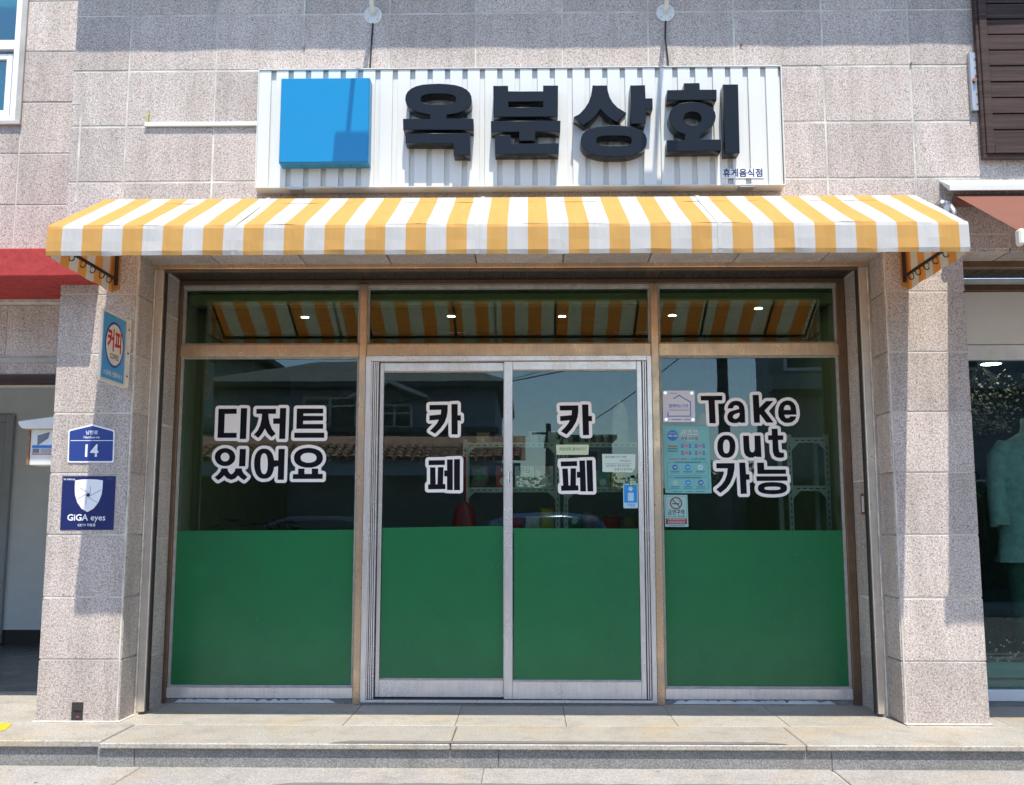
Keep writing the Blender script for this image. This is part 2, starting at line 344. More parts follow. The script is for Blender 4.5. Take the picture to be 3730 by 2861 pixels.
# letter outlines in millimetres in the facade plane
GLYPHS={
'ok':([[-589,3962,-625,3969,-668,3980,-706,3994,-736,4015,-752,4043,-758,4071,-755,4099,-743,4124,-720,4145,-687,4162,-643,4173,-589,4177,-534,4179,-480,4176,-425,4169,-381,4155,-349,4137,-327,4114,-316,4088,-314,4059,-321,4029,-337,4007,-364,3988,-402,3974,-445,3966,-481,3961,-482,3934,-302,3933,-303,3855,-768,3859,-771,3935,-589,3934],[-418,4070,-419,4060,-423,4053,-430,4048,-440,4043,-452,4039,-466,4036,-484,4034,-505,4033,-536,4033,-566,4033,-587,4035,-605,4037,-620,4040,-632,4044,-641,4049,-648,4055,-652,4062,-654,4072,-653,4082,-649,4088,-642,4094,-632,4099,-620,4103,-605,4105,-588,4108,-567,4109,-536,4109,-506,4108,-484,4107,-467,4104,-452,4101,-440,4097,-430,4092,-424,4087,-419,4080],[-753,3832,-323,3833,-324,3681,-430,3682,-433,3762,-751,3766]],[]),
'bun':([[-171,4161,-72,4161,-70,4122,162,4120,162,4161,262,4160,259,3943,-168,3944],[-70,4049,162,4050,161,4010,-70,4010],[-186,3915,277,3915,274,3838,110,3840,110,3777,1,3777,1,3839,-185,3839],[-159,3819,-54,3819,-54,3758,265,3759,262,3686,-158,3686]],[]),
'sang':([[491,4159,588,4158,592,4121,604,4075,625,4037,655,4004,713,3966,651,3900,605,3930,569,3963,541,3995,520,3960,482,3922,430,3883,364,3939,403,3961,437,3999,462,4038,479,4083,487,4125],[742,4157,840,4158,842,4066,888,4066,888,3991,841,3991,839,3890,743,3890],[846,3770,844,3751,839,3736,831,3722,820,3711,806,3700,790,3691,771,3683,749,3676,724,3671,697,3667,666,3665,626,3665,586,3666,556,3668,528,3672,504,3678,482,3685,463,3693,447,3702,433,3713,423,3725,415,3739,410,3754,409,3773,411,3793,416,3808,423,3822,434,3834,448,3844,465,3854,484,3862,506,3868,531,3873,558,3877,589,3879,629,3880,669,3878,700,3876,727,3872,752,3866,773,3860,792,3851,809,3842,822,3831,833,3819,840,3805,845,3790],[745,3774,743,3761,739,3755,732,3750,722,3746,709,3743,692,3741,670,3740,628,3740,587,3741,565,3742,548,3744,535,3747,525,3751,518,3756,514,3763,513,3775,514,3788,518,3794,525,3799,536,3803,549,3806,565,3808,587,3809,629,3809,671,3808,693,3807,710,3805,723,3802,733,3798,740,3793,744,3786]],[]),
'hoe':([[1099,4170,1202,4170,1203,4124,1314,4123,1312,4052,987,4052,987,4122,1098,4123],[1099,3815,1069,3825,1039,3844,1012,3873,998,3908,995,3944,1005,3979,1030,4008,1067,4028,1110,4037,1152,4039,1202,4034,1245,4020,1278,3998,1299,3967,1304,3935,1297,3903,1278,3871,1246,3842,1222,3827,1197,3814,1197,3778,1333,3778,1332,3701,980,3699,978,3775,1098,3776],[1209,3924,1207,3914,1203,3905,1197,3897,1188,3889,1178,3884,1166,3880,1154,3878,1141,3878,1129,3880,1118,3884,1108,3890,1100,3897,1094,3906,1090,3915,1089,3925,1090,3935,1094,3944,1101,3952,1109,3960,1120,3965,1131,3969,1144,3971,1156,3971,1168,3969,1180,3965,1190,3959,1198,3952,1204,3943,1208,3934],[1357,4159,1457,4159,1454,3685,1357,3682]],[]),
'di':([[-2232,2108,-2097,2108,-2096,2071,-2184,2070,-2184,1930,-2091,1930,-2090,1893,-2232,1893],[-2066,2113,-2019,2112,-2020,1884,-2067,1884]],[[-2076,1862,-2086,1870,-2088,1870,-2234,1870,-2244,1872,-2252,1880,-2256,1892,-2256,2108,-2253,2118,-2246,2127,-2240,2130,-2232,2132,-2098,2132,-2086,2128,-2076,2134,-2066,2136,-2015,2135,-2006,2131,-1999,2124,-1996,2112,-1997,1878,-2000,1872,-2003,1867,-2010,1863,-2015,1861]]),
'jeo':([[-1951,2107,-1805,2107,-1805,2070,-1861,2070,-1857,2035,-1848,1997,-1830,1956,-1802,1922,-1832,1897,-1860,1922,-1883,1961,-1904,1922,-1930,1892,-1963,1915,-1936,1947,-1919,1985,-1910,2031,-1908,2070,-1950,2070],[-1776,2113,-1729,2113,-1731,1884,-1776,1884,-1776,1996,-1823,1996,-1824,2036,-1776,2037]],[[-1784,1862,-1792,1866,-1796,1872,-1799,1878,-1800,1893,-1820,1876,-1828,1874,-1836,1874,-1846,1878,-1876,1904,-1882,1912,-1914,1874,-1920,1870,-1928,1868,-1936,1869,-1942,1872,-1976,1896,-1982,1902,-1986,1912,-1985,1922,-1982,1928,-1956,1960,-1942,1992,-1933,2034,-1933,2045,-1934,2046,-1952,2047,-1958,2048,-1966,2053,-1972,2062,-1974,2068,-1974,2110,-1970,2120,-1964,2126,-1958,2129,-1950,2130,-1804,2130,-1794,2128,-1784,2135,-1774,2136,-1724,2136,-1716,2133,-1710,2126,-1707,2120,-1706,2112,-1708,1878,-1710,1872,-1714,1867,-1720,1863,-1726,1861]]),
'teu':([[-1651,2109,-1455,2108,-1455,2073,-1601,2072,-1601,2055,-1455,2054,-1454,2020,-1601,2018,-1602,1994,-1453,1994,-1453,1959,-1651,1959],[-1664,1930,-1444,1930,-1443,1892,-1664,1892]],[[-1672,1870,-1682,1876,-1687,1886,-1688,1930,-1684,1942,-1674,1952,-1674,2110,-1672,2118,-1669,2124,-1662,2130,-1652,2132,-1454,2132,-1446,2130,-1440,2126,-1434,2118,-1432,2108,-1432,2072,-1433,2062,-1432,2054,-1430,2021,-1434,2009,-1430,1994,-1430,1958,-1431,1950,-1423,1940,-1420,1930,-1420,1890,-1422,1882,-1426,1876,-1434,1870,-1442,1868]]),
'iss':([[-2094,1751,-2095,1741,-2097,1730,-2101,1721,-2107,1712,-2115,1704,-2124,1697,-2134,1692,-2145,1688,-2156,1686,-2168,1685,-2180,1686,-2192,1688,-2203,1692,-2213,1697,-2223,1704,-2231,1712,-2237,1721,-2242,1731,-2245,1741,-2247,1751,-2246,1762,-2244,1772,-2240,1781,-2234,1790,-2226,1798,-2217,1805,-2207,1810,-2196,1814,-2185,1817,-2173,1817,-2161,1817,-2149,1814,-2138,1810,-2128,1805,-2118,1798,-2110,1790,-2104,1781,-2099,1771,-2096,1761],[-2138,1751,-2139,1744,-2141,1737,-2144,1731,-2149,1726,-2155,1722,-2162,1720,-2169,1719,-2177,1720,-2183,1722,-2190,1726,-2195,1731,-2199,1737,-2202,1744,-2203,1751,-2202,1758,-2200,1765,-2197,1771,-2192,1776,-2186,1780,-2179,1783,-2172,1783,-2164,1783,-2157,1780,-2151,1776,-2146,1771,-2142,1765,-2139,1758],[-2064,1811,-2018,1811,-2019,1683,-2066,1683],[-2194,1668,-2150,1668,-2145,1649,-2134,1634,-2121,1624,-2105,1634,-2095,1649,-2091,1668,-2045,1668,-2041,1651,-2030,1632,-2000,1605,-2024,1581,-2049,1597,-2070,1616,-2091,1593,-2119,1584,-2149,1595,-2173,1616,-2193,1595,-2216,1581,-2242,1604,-2217,1624,-2201,1645]],[[-2224,1559,-2230,1562,-2259,1588,-2263,1594,-2265,1602,-2265,1610,-2261,1618,-2233,1642,-2222,1656,-2218,1672,-2218,1674,-2238,1686,-2250,1698,-2264,1722,-2268,1736,-2270,1752,-2267,1778,-2261,1792,-2252,1804,-2242,1816,-2228,1826,-2204,1836,-2186,1840,-2156,1840,-2128,1832,-2116,1826,-2104,1817,-2088,1800,-2087,1816,-2085,1822,-2080,1828,-2072,1833,-2064,1834,-2017,1834,-2010,1833,-2003,1830,-1997,1822,-1994,1812,-1996,1682,-1998,1674,-2002,1666,-2010,1661,-2018,1660,-2010,1646,-1983,1622,-1979,1616,-1977,1610,-1977,1602,-1978,1596,-1982,1590,-2009,1563,-2014,1560,-2021,1558,-2029,1558,-2034,1560,-2068,1583,-2075,1576,-2082,1572,-2118,1560,-2126,1562,-2158,1574,-2170,1583,-2172,1582,-2180,1576,-2206,1560,-2214,1558]]),
'eo':([[-1807,1677,-1809,1661,-1812,1647,-1816,1635,-1821,1624,-1827,1614,-1835,1606,-1843,1600,-1853,1595,-1863,1593,-1876,1592,-1889,1592,-1900,1595,-1910,1599,-1919,1605,-1927,1613,-1934,1622,-1940,1633,-1945,1646,-1949,1659,-1952,1674,-1954,1691,-1955,1713,-1954,1730,-1952,1745,-1949,1759,-1945,1771,-1939,1782,-1933,1792,-1925,1799,-1916,1806,-1907,1810,-1896,1813,-1883,1813,-1870,1812,-1859,1809,-1850,1805,-1841,1798,-1833,1790,-1826,1781,-1820,1770,-1815,1757,-1811,1743,-1808,1728,-1778,1726,-1778,1811,-1731,1811,-1732,1584,-1778,1584,-1777,1685],[-1854,1702,-1854,1684,-1855,1670,-1856,1658,-1859,1647,-1862,1639,-1865,1633,-1870,1629,-1875,1626,-1883,1626,-1888,1629,-1893,1633,-1897,1639,-1901,1648,-1903,1658,-1906,1670,-1907,1684,-1908,1702,-1908,1721,-1908,1735,-1906,1747,-1904,1757,-1901,1765,-1897,1772,-1893,1776,-1887,1778,-1880,1778,-1874,1776,-1870,1772,-1865,1765,-1862,1757,-1859,1747,-1857,1735,-1855,1721]],[[-1786,1562,-1794,1567,-1800,1576,-1802,1582,-1801,1606,-1802,1609,-1808,1600,-1819,1588,-1830,1580,-1842,1574,-1860,1570,-1890,1568,-1906,1572,-1918,1577,-1934,1586,-1944,1597,-1952,1608,-1961,1622,-1972,1652,-1977,1688,-1978,1714,-1975,1748,-1972,1764,-1966,1780,-1953,1804,-1940,1817,-1926,1827,-1914,1832,-1896,1836,-1866,1835,-1852,1832,-1838,1826,-1824,1815,-1814,1804,-1802,1787,-1800,1818,-1794,1828,-1786,1833,-1778,1834,-1728,1834,-1718,1831,-1710,1822,-1708,1810,-1709,1578,-1714,1568,-1720,1564,-1726,1561]]),
'yo':([[-1449,1745,-1449,1733,-1452,1723,-1456,1714,-1462,1705,-1470,1697,-1479,1691,-1489,1685,-1501,1680,-1514,1677,-1529,1674,-1544,1673,-1563,1673,-1579,1674,-1593,1677,-1606,1680,-1619,1685,-1629,1691,-1639,1698,-1647,1705,-1653,1714,-1658,1723,-1661,1734,-1662,1745,-1662,1757,-1659,1767,-1655,1777,-1649,1785,-1642,1793,-1632,1800,-1622,1806,-1610,1810,-1597,1814,-1582,1816,-1567,1818,-1548,1818,-1532,1816,-1518,1814,-1504,1810,-1492,1805,-1481,1800,-1472,1793,-1464,1785,-1458,1776,-1453,1767,-1450,1757],[-1496,1745,-1496,1737,-1499,1731,-1503,1725,-1509,1720,-1517,1716,-1526,1713,-1536,1710,-1547,1709,-1560,1709,-1572,1710,-1582,1713,-1591,1716,-1599,1720,-1605,1725,-1610,1731,-1612,1738,-1614,1745,-1613,1753,-1610,1760,-1606,1765,-1600,1770,-1593,1775,-1584,1778,-1574,1780,-1562,1781,-1549,1781,-1537,1780,-1527,1778,-1518,1775,-1510,1770,-1504,1765,-1500,1759,-1497,1753],[-1629,1666,-1582,1666,-1582,1627,-1528,1627,-1529,1666,-1482,1666,-1481,1627,-1447,1627,-1447,1591,-1667,1590,-1666,1626,-1629,1626]],[[-1674,1568,-1684,1574,-1690,1584,-1689,1630,-1684,1640,-1678,1646,-1670,1649,-1652,1650,-1652,1668,-1650,1676,-1666,1690,-1680,1714,-1684,1730,-1686,1758,-1681,1774,-1676,1788,-1660,1808,-1644,1820,-1630,1828,-1602,1837,-1566,1842,-1546,1842,-1510,1836,-1496,1832,-1470,1821,-1456,1810,-1446,1800,-1438,1788,-1432,1776,-1427,1760,-1426,1730,-1430,1714,-1436,1702,-1444,1690,-1460,1674,-1459,1668,-1458,1652,-1456,1650,-1444,1650,-1436,1648,-1429,1642,-1425,1634,-1424,1626,-1424,1588,-1426,1580,-1430,1574,-1438,1569,-1446,1568]]),
'ka1':([[-670,2133,-535,2134,-535,2086,-542,2045,-557,2004,-587,1960,-627,1921,-664,1942,-633,1974,-612,1999,-600,2024,-669,2018,-669,2055,-586,2063,-583,2097,-669,2096],[-508,2139,-462,2140,-461,2056,-438,2056,-437,2017,-461,2017,-460,1915,-505,1915]],[[-514,1893,-524,1900,-528,1912,-530,2000,-530,2003,-532,2005,-537,1992,-568,1946,-611,1904,-618,1900,-628,1898,-636,1900,-676,1922,-684,1930,-688,1942,-684,1954,-646,1996,-670,1994,-678,1996,-686,2002,-692,2011,-692,2060,-688,2070,-680,2076,-688,2082,-692,2092,-694,2134,-691,2144,-684,2152,-678,2155,-670,2156,-536,2158,-526,2156,-518,2160,-511,2162,-462,2164,-452,2161,-443,2154,-438,2142,-438,2080,-430,2078,-424,2074,-419,2070,-416,2064,-414,2018,-415,2010,-420,2001,-426,1996,-436,1994,-437,1992,-437,1910,-440,1904,-444,1898,-450,1894,-456,1892]]),
'pe1':([[-672,1725,-553,1727,-553,1692,-672,1690],[-661,1674,-622,1674,-618,1550,-605,1551,-603,1675,-562,1676,-565,1553,-548,1552,-547,1516,-673,1514,-674,1549,-659,1550],[-537,1731,-495,1732,-493,1508,-535,1509,-536,1608,-556,1609,-557,1651,-536,1651],[-486,1733,-442,1734,-441,1508,-484,1508]],[[-542,1486,-554,1492,-676,1491,-686,1494,-694,1502,-696,1512,-697,1552,-693,1562,-684,1570,-683,1572,-684,1668,-692,1678,-695,1686,-696,1726,-692,1738,-684,1746,-674,1748,-552,1750,-538,1754,-442,1758,-430,1754,-422,1746,-418,1734,-418,1508,-420,1498,-428,1489,-440,1484]]),
'ka2':([[288,2122,424,2124,424,2078,418,2037,404,1998,374,1951,336,1910,296,1933,327,1964,350,1992,361,2014,291,2008,290,2044,374,2052,377,2087,289,2086],[451,2130,497,2130,498,2046,522,2046,523,2008,499,2007,501,1906,456,1905]],[[448,1883,438,1890,434,1896,433,1902,430,1995,428,1997,424,1986,392,1936,353,1894,346,1889,336,1886,326,1888,283,1914,277,1920,272,1932,273,1940,276,1946,314,1986,290,1984,282,1986,274,1992,268,2002,267,2047,270,2056,278,2066,270,2072,266,2082,264,2124,268,2134,274,2141,286,2146,424,2148,432,2146,442,2152,450,2154,500,2153,510,2150,516,2144,520,2132,521,2072,522,2070,532,2067,540,2062,544,2054,546,2046,546,2007,545,2000,542,1994,536,1989,523,1984,524,1906,524,1900,518,1890,512,1886,506,1883]]),
'pe2':([[293,1713,411,1716,412,1681,294,1678],[303,1662,344,1662,349,1539,361,1540,364,1663,403,1664,402,1541,419,1540,420,1504,295,1501,294,1538,309,1539],[428,1720,469,1721,475,1497,433,1497,432,1596,409,1596,409,1638,430,1639],[479,1722,522,1723,527,1497,485,1497]],[[426,1475,416,1480,294,1478,282,1482,274,1490,272,1500,271,1542,275,1552,284,1560,284,1562,280,1660,274,1666,271,1674,270,1714,273,1726,282,1734,292,1736,414,1739,426,1743,522,1746,534,1744,542,1736,546,1724,550,1498,548,1488,542,1478,536,1475,530,1474]]),
'T':([[1324,2197,1483,2198,1482,2164,1427,2164,1430,1994,1384,1995,1381,2163,1325,2163]],[[1378,1972,1372,1974,1366,1979,1362,1986,1361,1992,1358,2138,1356,2140,1320,2140,1312,2143,1306,2148,1303,2154,1302,2160,1300,2196,1302,2206,1310,2216,1322,2220,1482,2222,1492,2220,1502,2212,1505,2206,1506,2200,1506,2162,1502,2152,1496,2146,1488,2141,1452,2140,1451,2138,1454,1994,1452,1984,1444,1976,1434,1971]]),
'a':([[1518,2103,1525,2126,1540,2146,1561,2158,1583,2161,1608,2157,1628,2143,1641,2120,1645,2085,1645,1998,1609,1997,1606,2004,1586,1996,1556,1995,1531,2004,1518,2022,1515,2045,1523,2068,1541,2083,1569,2091,1604,2100,1603,2110,1597,2122,1580,2127,1566,2122,1558,2104],[1606,2070,1598,2070,1587,2067,1578,2064,1572,2061,1567,2058,1563,2055,1559,2051,1557,2046,1556,2042,1557,2038,1559,2034,1562,2031,1566,2028,1570,2027,1574,2026,1579,2027,1585,2029,1590,2032,1594,2036,1599,2041,1603,2047,1605,2055,1607,2064]],[[1548,1973,1522,1982,1516,1986,1500,2007,1495,2015,1492,2047,1501,2076,1505,2084,1498,2092,1494,2104,1503,2134,1506,2140,1524,2163,1552,2180,1584,2184,1616,2179,1646,2159,1664,2126,1668,2086,1668,1992,1662,1981,1656,1977,1650,1975,1610,1974,1600,1976,1588,1972,1556,1972]]),
'k':([[1705,2203,1750,2204,1752,2109,1804,2158,1857,2158,1789,2087,1853,1999,1800,1999,1758,2058,1753,2055,1752,1998,1709,1998]],[[1702,1976,1696,1979,1690,1984,1686,1996,1682,2202,1683,2210,1687,2218,1696,2224,1704,2226,1752,2228,1762,2224,1768,2218,1773,2208,1774,2166,1776,2163,1792,2178,1802,2181,1860,2181,1866,2180,1872,2176,1877,2170,1880,2162,1880,2154,1878,2146,1820,2084,1874,2010,1876,2005,1876,1996,1875,1990,1872,1984,1864,1978,1856,1976,1798,1976,1792,1977,1786,1980,1776,1993,1768,1980,1758,1975]]),
'e':([[2021,2057,2021,2089,2016,2122,2001,2147,1979,2160,1955,2163,1929,2156,1906,2138,1893,2110,1887,2077,1890,2041,1907,2014,1931,1998,1956,1996,1986,2001,2010,2021,2019,2044,1975,2045,1968,2035,1952,2030,1939,2036,1932,2056],[1929,2092,1933,2112,1943,2125,1956,2129,1971,2124,1979,2110,1980,2092]],[[1932,1974,1920,1978,1891,1996,1868,2033,1864,2078,1870,2116,1888,2152,1918,2176,1954,2186,1986,2183,2018,2164,2038,2130,2045,2090,2045,2056,2042,2038,2029,2006,1998,1980,1992,1978,1958,1972]]),
'o':([[1569,1824,1567,1808,1565,1794,1561,1782,1556,1772,1550,1763,1542,1755,1534,1749,1524,1745,1514,1742,1500,1742,1487,1742,1477,1745,1468,1749,1459,1756,1452,1763,1447,1772,1442,1783,1439,1795,1437,1808,1437,1824,1438,1841,1440,1854,1444,1866,1449,1876,1456,1886,1463,1893,1472,1899,1481,1904,1492,1906,1505,1907,1518,1906,1529,1904,1538,1899,1546,1893,1553,1885,1559,1876,1563,1866,1567,1854,1568,1841],[1527,1824,1526,1811,1524,1800,1522,1792,1519,1785,1515,1780,1510,1776,1505,1774,1498,1774,1492,1776,1488,1780,1484,1785,1482,1792,1480,1801,1479,1811,1479,1824,1480,1838,1481,1848,1484,1856,1487,1863,1490,1869,1495,1872,1500,1874,1508,1874,1513,1872,1517,1869,1521,1863,1524,1856,1526,1848,1527,1838]],[[1478,1720,1458,1728,1443,1738,1432,1750,1420,1774,1414,1806,1414,1842,1417,1860,1428,1886,1438,1900,1448,1911,1462,1920,1474,1926,1490,1929,1508,1930,1536,1927,1551,1918,1564,1909,1579,1888,1585,1874,1590,1858,1592,1824,1588,1788,1582,1772,1570,1750,1558,1737,1548,1730,1532,1723,1518,1719,1486,1718]]),
'u':([[1626,1903,1669,1903,1671,1818,1674,1793,1687,1780,1702,1785,1709,1803,1709,1903,1753,1903,1756,1747,1716,1748,1715,1754,1693,1743,1668,1743,1644,1755,1631,1778,1628,1808]],[[1660,1721,1628,1738,1624,1744,1608,1772,1604,1808,1602,1904,1605,1914,1612,1922,1624,1926,1672,1926,1682,1922,1688,1916,1698,1924,1706,1926,1754,1926,1764,1924,1773,1916,1776,1904,1780,1748,1776,1736,1768,1727,1758,1724,1710,1725,1694,1720]]),
't':([[1836,1954,1879,1954,1880,1905,1920,1905,1918,1872,1880,1871,1882,1808,1886,1785,1899,1778,1919,1778,1920,1747,1897,1740,1868,1743,1848,1755,1839,1783,1838,1871,1808,1871,1808,1905,1836,1906]],[[1876,1718,1858,1722,1834,1736,1828,1742,1816,1780,1815,1846,1802,1848,1794,1852,1788,1858,1785,1866,1784,1906,1786,1914,1790,1921,1796,1926,1802,1928,1810,1929,1812,1930,1812,1954,1814,1962,1822,1972,1832,1977,1880,1978,1890,1974,1898,1968,1902,1960,1903,1930,1904,1928,1922,1928,1930,1926,1939,1918,1943,1908,1942,1870,1938,1860,1934,1854,1926,1850,1906,1848,1904,1846,1905,1810,1907,1802,1928,1800,1936,1794,1941,1786,1942,1780,1944,1748,1942,1738,1936,1730,1926,1724,1900,1717]]),
'ga':([[1426,1702,1559,1703,1556,1653,1545,1608,1524,1559,1493,1519,1450,1486,1421,1512,1459,1544,1485,1578,1501,1618,1508,1665,1426,1665],[1592,1706,1636,1707,1640,1622,1663,1622,1665,1583,1640,1582,1642,1481,1597,1479]],[[1590,1457,1579,1464,1576,1470,1574,1476,1571,1604,1570,1609,1567,1600,1543,1546,1510,1502,1464,1467,1452,1462,1440,1465,1406,1494,1401,1500,1398,1512,1400,1524,1406,1530,1442,1560,1464,1590,1478,1624,1480,1640,1480,1642,1422,1642,1414,1645,1408,1650,1404,1658,1402,1664,1402,1704,1406,1714,1414,1722,1426,1726,1560,1726,1568,1725,1574,1722,1582,1727,1590,1729,1636,1730,1648,1728,1656,1720,1659,1710,1662,1648,1664,1646,1670,1645,1676,1642,1681,1638,1684,1632,1686,1624,1688,1584,1687,1576,1683,1568,1676,1562,1666,1560,1664,1558,1665,1476,1660,1465,1654,1460,1648,1458]]),
'neung':([[1722,1706,1771,1707,1773,1656,1929,1656,1929,1625,1723,1624],[1714,1607,1937,1607,1939,1575,1715,1573],[1933,1521,1932,1512,1929,1505,1925,1499,1919,1494,1911,1490,1902,1486,1891,1483,1879,1481,1865,1479,1849,1478,1826,1477,1804,1478,1788,1479,1774,1481,1762,1483,1751,1486,1742,1490,1735,1494,1729,1499,1725,1505,1723,1512,1722,1521,1723,1530,1726,1537,1731,1543,1737,1548,1744,1552,1754,1556,1764,1559,1777,1562,1791,1563,1807,1564,1829,1565,1851,1564,1868,1563,1882,1561,1894,1559,1904,1556,1913,1552,1921,1548,1926,1543,1931,1537,1933,1530],[1885,1520,1884,1515,1882,1513,1877,1511,1871,1510,1863,1509,1852,1508,1827,1508,1803,1508,1792,1509,1784,1510,1778,1511,1773,1513,1771,1515,1770,1520,1771,1525,1774,1527,1778,1529,1784,1530,1792,1531,1804,1532,1828,1532,1853,1532,1864,1531,1872,1530,1878,1529,1882,1527,1885,1525]],[[1788,1455,1756,1460,1742,1464,1730,1470,1720,1476,1711,1484,1704,1496,1700,1506,1698,1520,1700,1534,1706,1550,1706,1552,1696,1558,1692,1568,1691,1610,1693,1618,1699,1626,1700,1628,1699,1712,1704,1722,1710,1726,1716,1729,1770,1730,1782,1728,1790,1722,1794,1714,1796,1680,1932,1679,1938,1678,1945,1674,1950,1668,1952,1662,1952,1626,1958,1618,1960,1612,1962,1574,1958,1562,1948,1554,1953,1546,1956,1536,1956,1520,1954,1504,1944,1486,1930,1474,1910,1464,1894,1460,1866,1456,1828,1454]])}

# ============================================================ GROUND
def struct(name, mb, mat, bevel=0.0): return tag(mb.build(name, mat, None, bevel), kind='structure')
struct('ground', MB().box(-400, 400, -400, 400, -0.60, -0.42), 'soil')
struct('road', MB().box(-120, 120, -9.4, -3.2, -0.45, -0.26), 'asphalt')
struct('far_pavement', MB().box(-120, 120, -16, -9.4, -0.45, -0.16), 'concrete')
pav = struct('pavement', MB().box(-30, 30, -3.2, 0.6, -0.45, -0.152), 'mortar')
MB().box(-30, 30, -3.38, -3.2, -0.45, -0.135).build('kerb', 'concrete', pav, 0.012)
_slab = {}
def slab(parent, mat, x0, x1, y0, y1, z0, z1, bev=0.003, name='granite_slab', jit=0.0, gap=0.004):
    """one stone piece; meshes of equal size are shared"""
    w, d, h = [round(v, 3) for v in (x1-x0, y1-y0, z1-z0)]
    k = (w, d, h, mat, bev)
    if k not in _slab:
        _slab[k] = MB().box(-w/2, w/2, -d/2, d/2, -h/2, h/2).mesh(name, bev)
    j = Vector([random.uniform(-jit, jit) for _ in range(3)])
    return link(name, _slab[k], mat, parent, Vector(((x0+x1)/2, (y0+y1)/2, (z0+z1)/2))+j)
for i, x in enumerate((-6.2, -4.2, -2.2, -0.205, 1.805, 3.8)):
    slab(pav, 'paving', x+0.004, x+2.0-0.003, -1.16, -0.555, -0.25, -0.14, 0.004, 'paving_slab', 0.0006)
    for r in range(3):
        y = -1.167-0.62*(r+1)
        for q in range(3):
            slab(pav, 'paving', x+q*0.667+0.003, x+(q+1)*0.667-0.003, y+0.004, y+0.616, -0.25, -0.14, 0.004, 'paving_slab', 0.0006)
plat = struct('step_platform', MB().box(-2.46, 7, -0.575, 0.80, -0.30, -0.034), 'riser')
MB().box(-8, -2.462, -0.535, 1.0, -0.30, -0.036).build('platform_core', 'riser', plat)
for a, b in ((-2.44, -0.398), (-0.394, 1.651), (1.655, 3.70), (3.704, 5.7)):
    slab(plat, 'step', a, b, -0.61, -0.06, -0.033, 0.0, 0.006, 'step_slab', 0.0006)
xs = [-2.46, -1.12, -0.41, 0.295, 1.0, 1.70, 2.44, 3.1, 3.8, 4.5, 5.2]
for a, b in zip(xs, xs[1:]):
    slab(plat, 'step', a+0.0015, b-0.0015, -0.056, 0.80, -0.033, 0.0, 0.0025, 'step_slab', 0.0006)
for a, b in ((-4.6, -2.447), (-6.8, -4.604)):
    slab(plat, 'step', a, b, -0.565, -0.03, -0.035, 0.004, 0.006, 'step_slab')
    slab(plat, 'step', a, b, -0.026, 1.2, -0.035, 0.002, 0.004, 'step_slab')
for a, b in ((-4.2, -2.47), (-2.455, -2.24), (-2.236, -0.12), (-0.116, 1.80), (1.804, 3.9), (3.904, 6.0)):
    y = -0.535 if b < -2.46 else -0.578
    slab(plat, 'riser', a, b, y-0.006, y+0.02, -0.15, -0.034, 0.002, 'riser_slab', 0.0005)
def strip_sheet(name, label, x0, x1, y0, y1, z, mat, amp, n=60, cat='tape'):
    a, b = [], []
    for i in range(n+1):
        x = x0+(x1-x0)*i/n; e = min(1, min(i, n-i)/2.5)
        a.append((x, y0, z)); b.append((x, y0+(y1-y0)*e*(1-amp*max(0, random.gauss(0, 1))), z))
    m = MB()
    for i in range(n): m.quad(a[i], a[i+1], b[i+1], b[i])
    return tag(m.build(name, mat), label, cat)
strip_sheet('adhesive_tape', 'grey anti-slip tape strip along the front edge of the shop step', -1.10, 1.56, -0.604, -0.535, 0.0035, 'tape', 0.10)
strip_sheet('adhesive_tape', 'grey tape strip along the pavement at the bottom edge of the photo', -1.36, 1.80, -1.01, -0.938, -0.1365, 'tape', 0.10)
tag(MB().add([(-3.6, -0.30, 0.0075), (-3.155, -0.30, 0.0075), (-3.22, -0.066, 0.0075), (-3.6, -0.066, 0.0075)], [(0, 1, 2, 3)]).build('paint_marking', 'yellow'), 'yellow painted mark on the step left of the pillar', 'marking')

# ============================================================ SHOP BUILDING
shop = thing('shop_building', 'pink granite shop building with glazed green front and two wide pillars', 'building', (0, 0, 0))
T = 0.022                                                # slab thickness in front of the core
core = MB()
core.box(-3.10, 6.5, 0.0035, 0.45, 3.10, 6.6)           # upper wall
core.box(-3.10, -2.585, 0.0035, 0.80, 0.002, 3.10)      # left pillar
core.box(2.45, 2.965, 0.0035, 0.80, 0.002, 3.10)        # right pillar
core.box(-3.10, 6.5, 0.45, 0.80, 3.09, 6.6)
core.build('wall_core', 'mortar', shop)
J = 0.0065
cols = [-3.112, -2.720, -2.111, -1.505, -0.904, -0.302, 0.301, 0.896, 1.490, 2.096, 2.690, 3.296, 3.90, 4.5]
rows = [3.085, 3.19, 3.59, 3.99, 4.392, 4.80, 5.2, 5.6]
for r in range(len(rows)-1):
    for c in range(len(cols)-1):
        slab(shop, 'granite', cols[c]+J, cols[c+1]-J, 0, T+0.01, rows[r]+J, rows[r+1]-J, 0.003, jit=0.0012)
pr = [0.0, 0.393, 0.79, 1.192, 1.596, 1.995, 2.394, 2.80, 3.085]
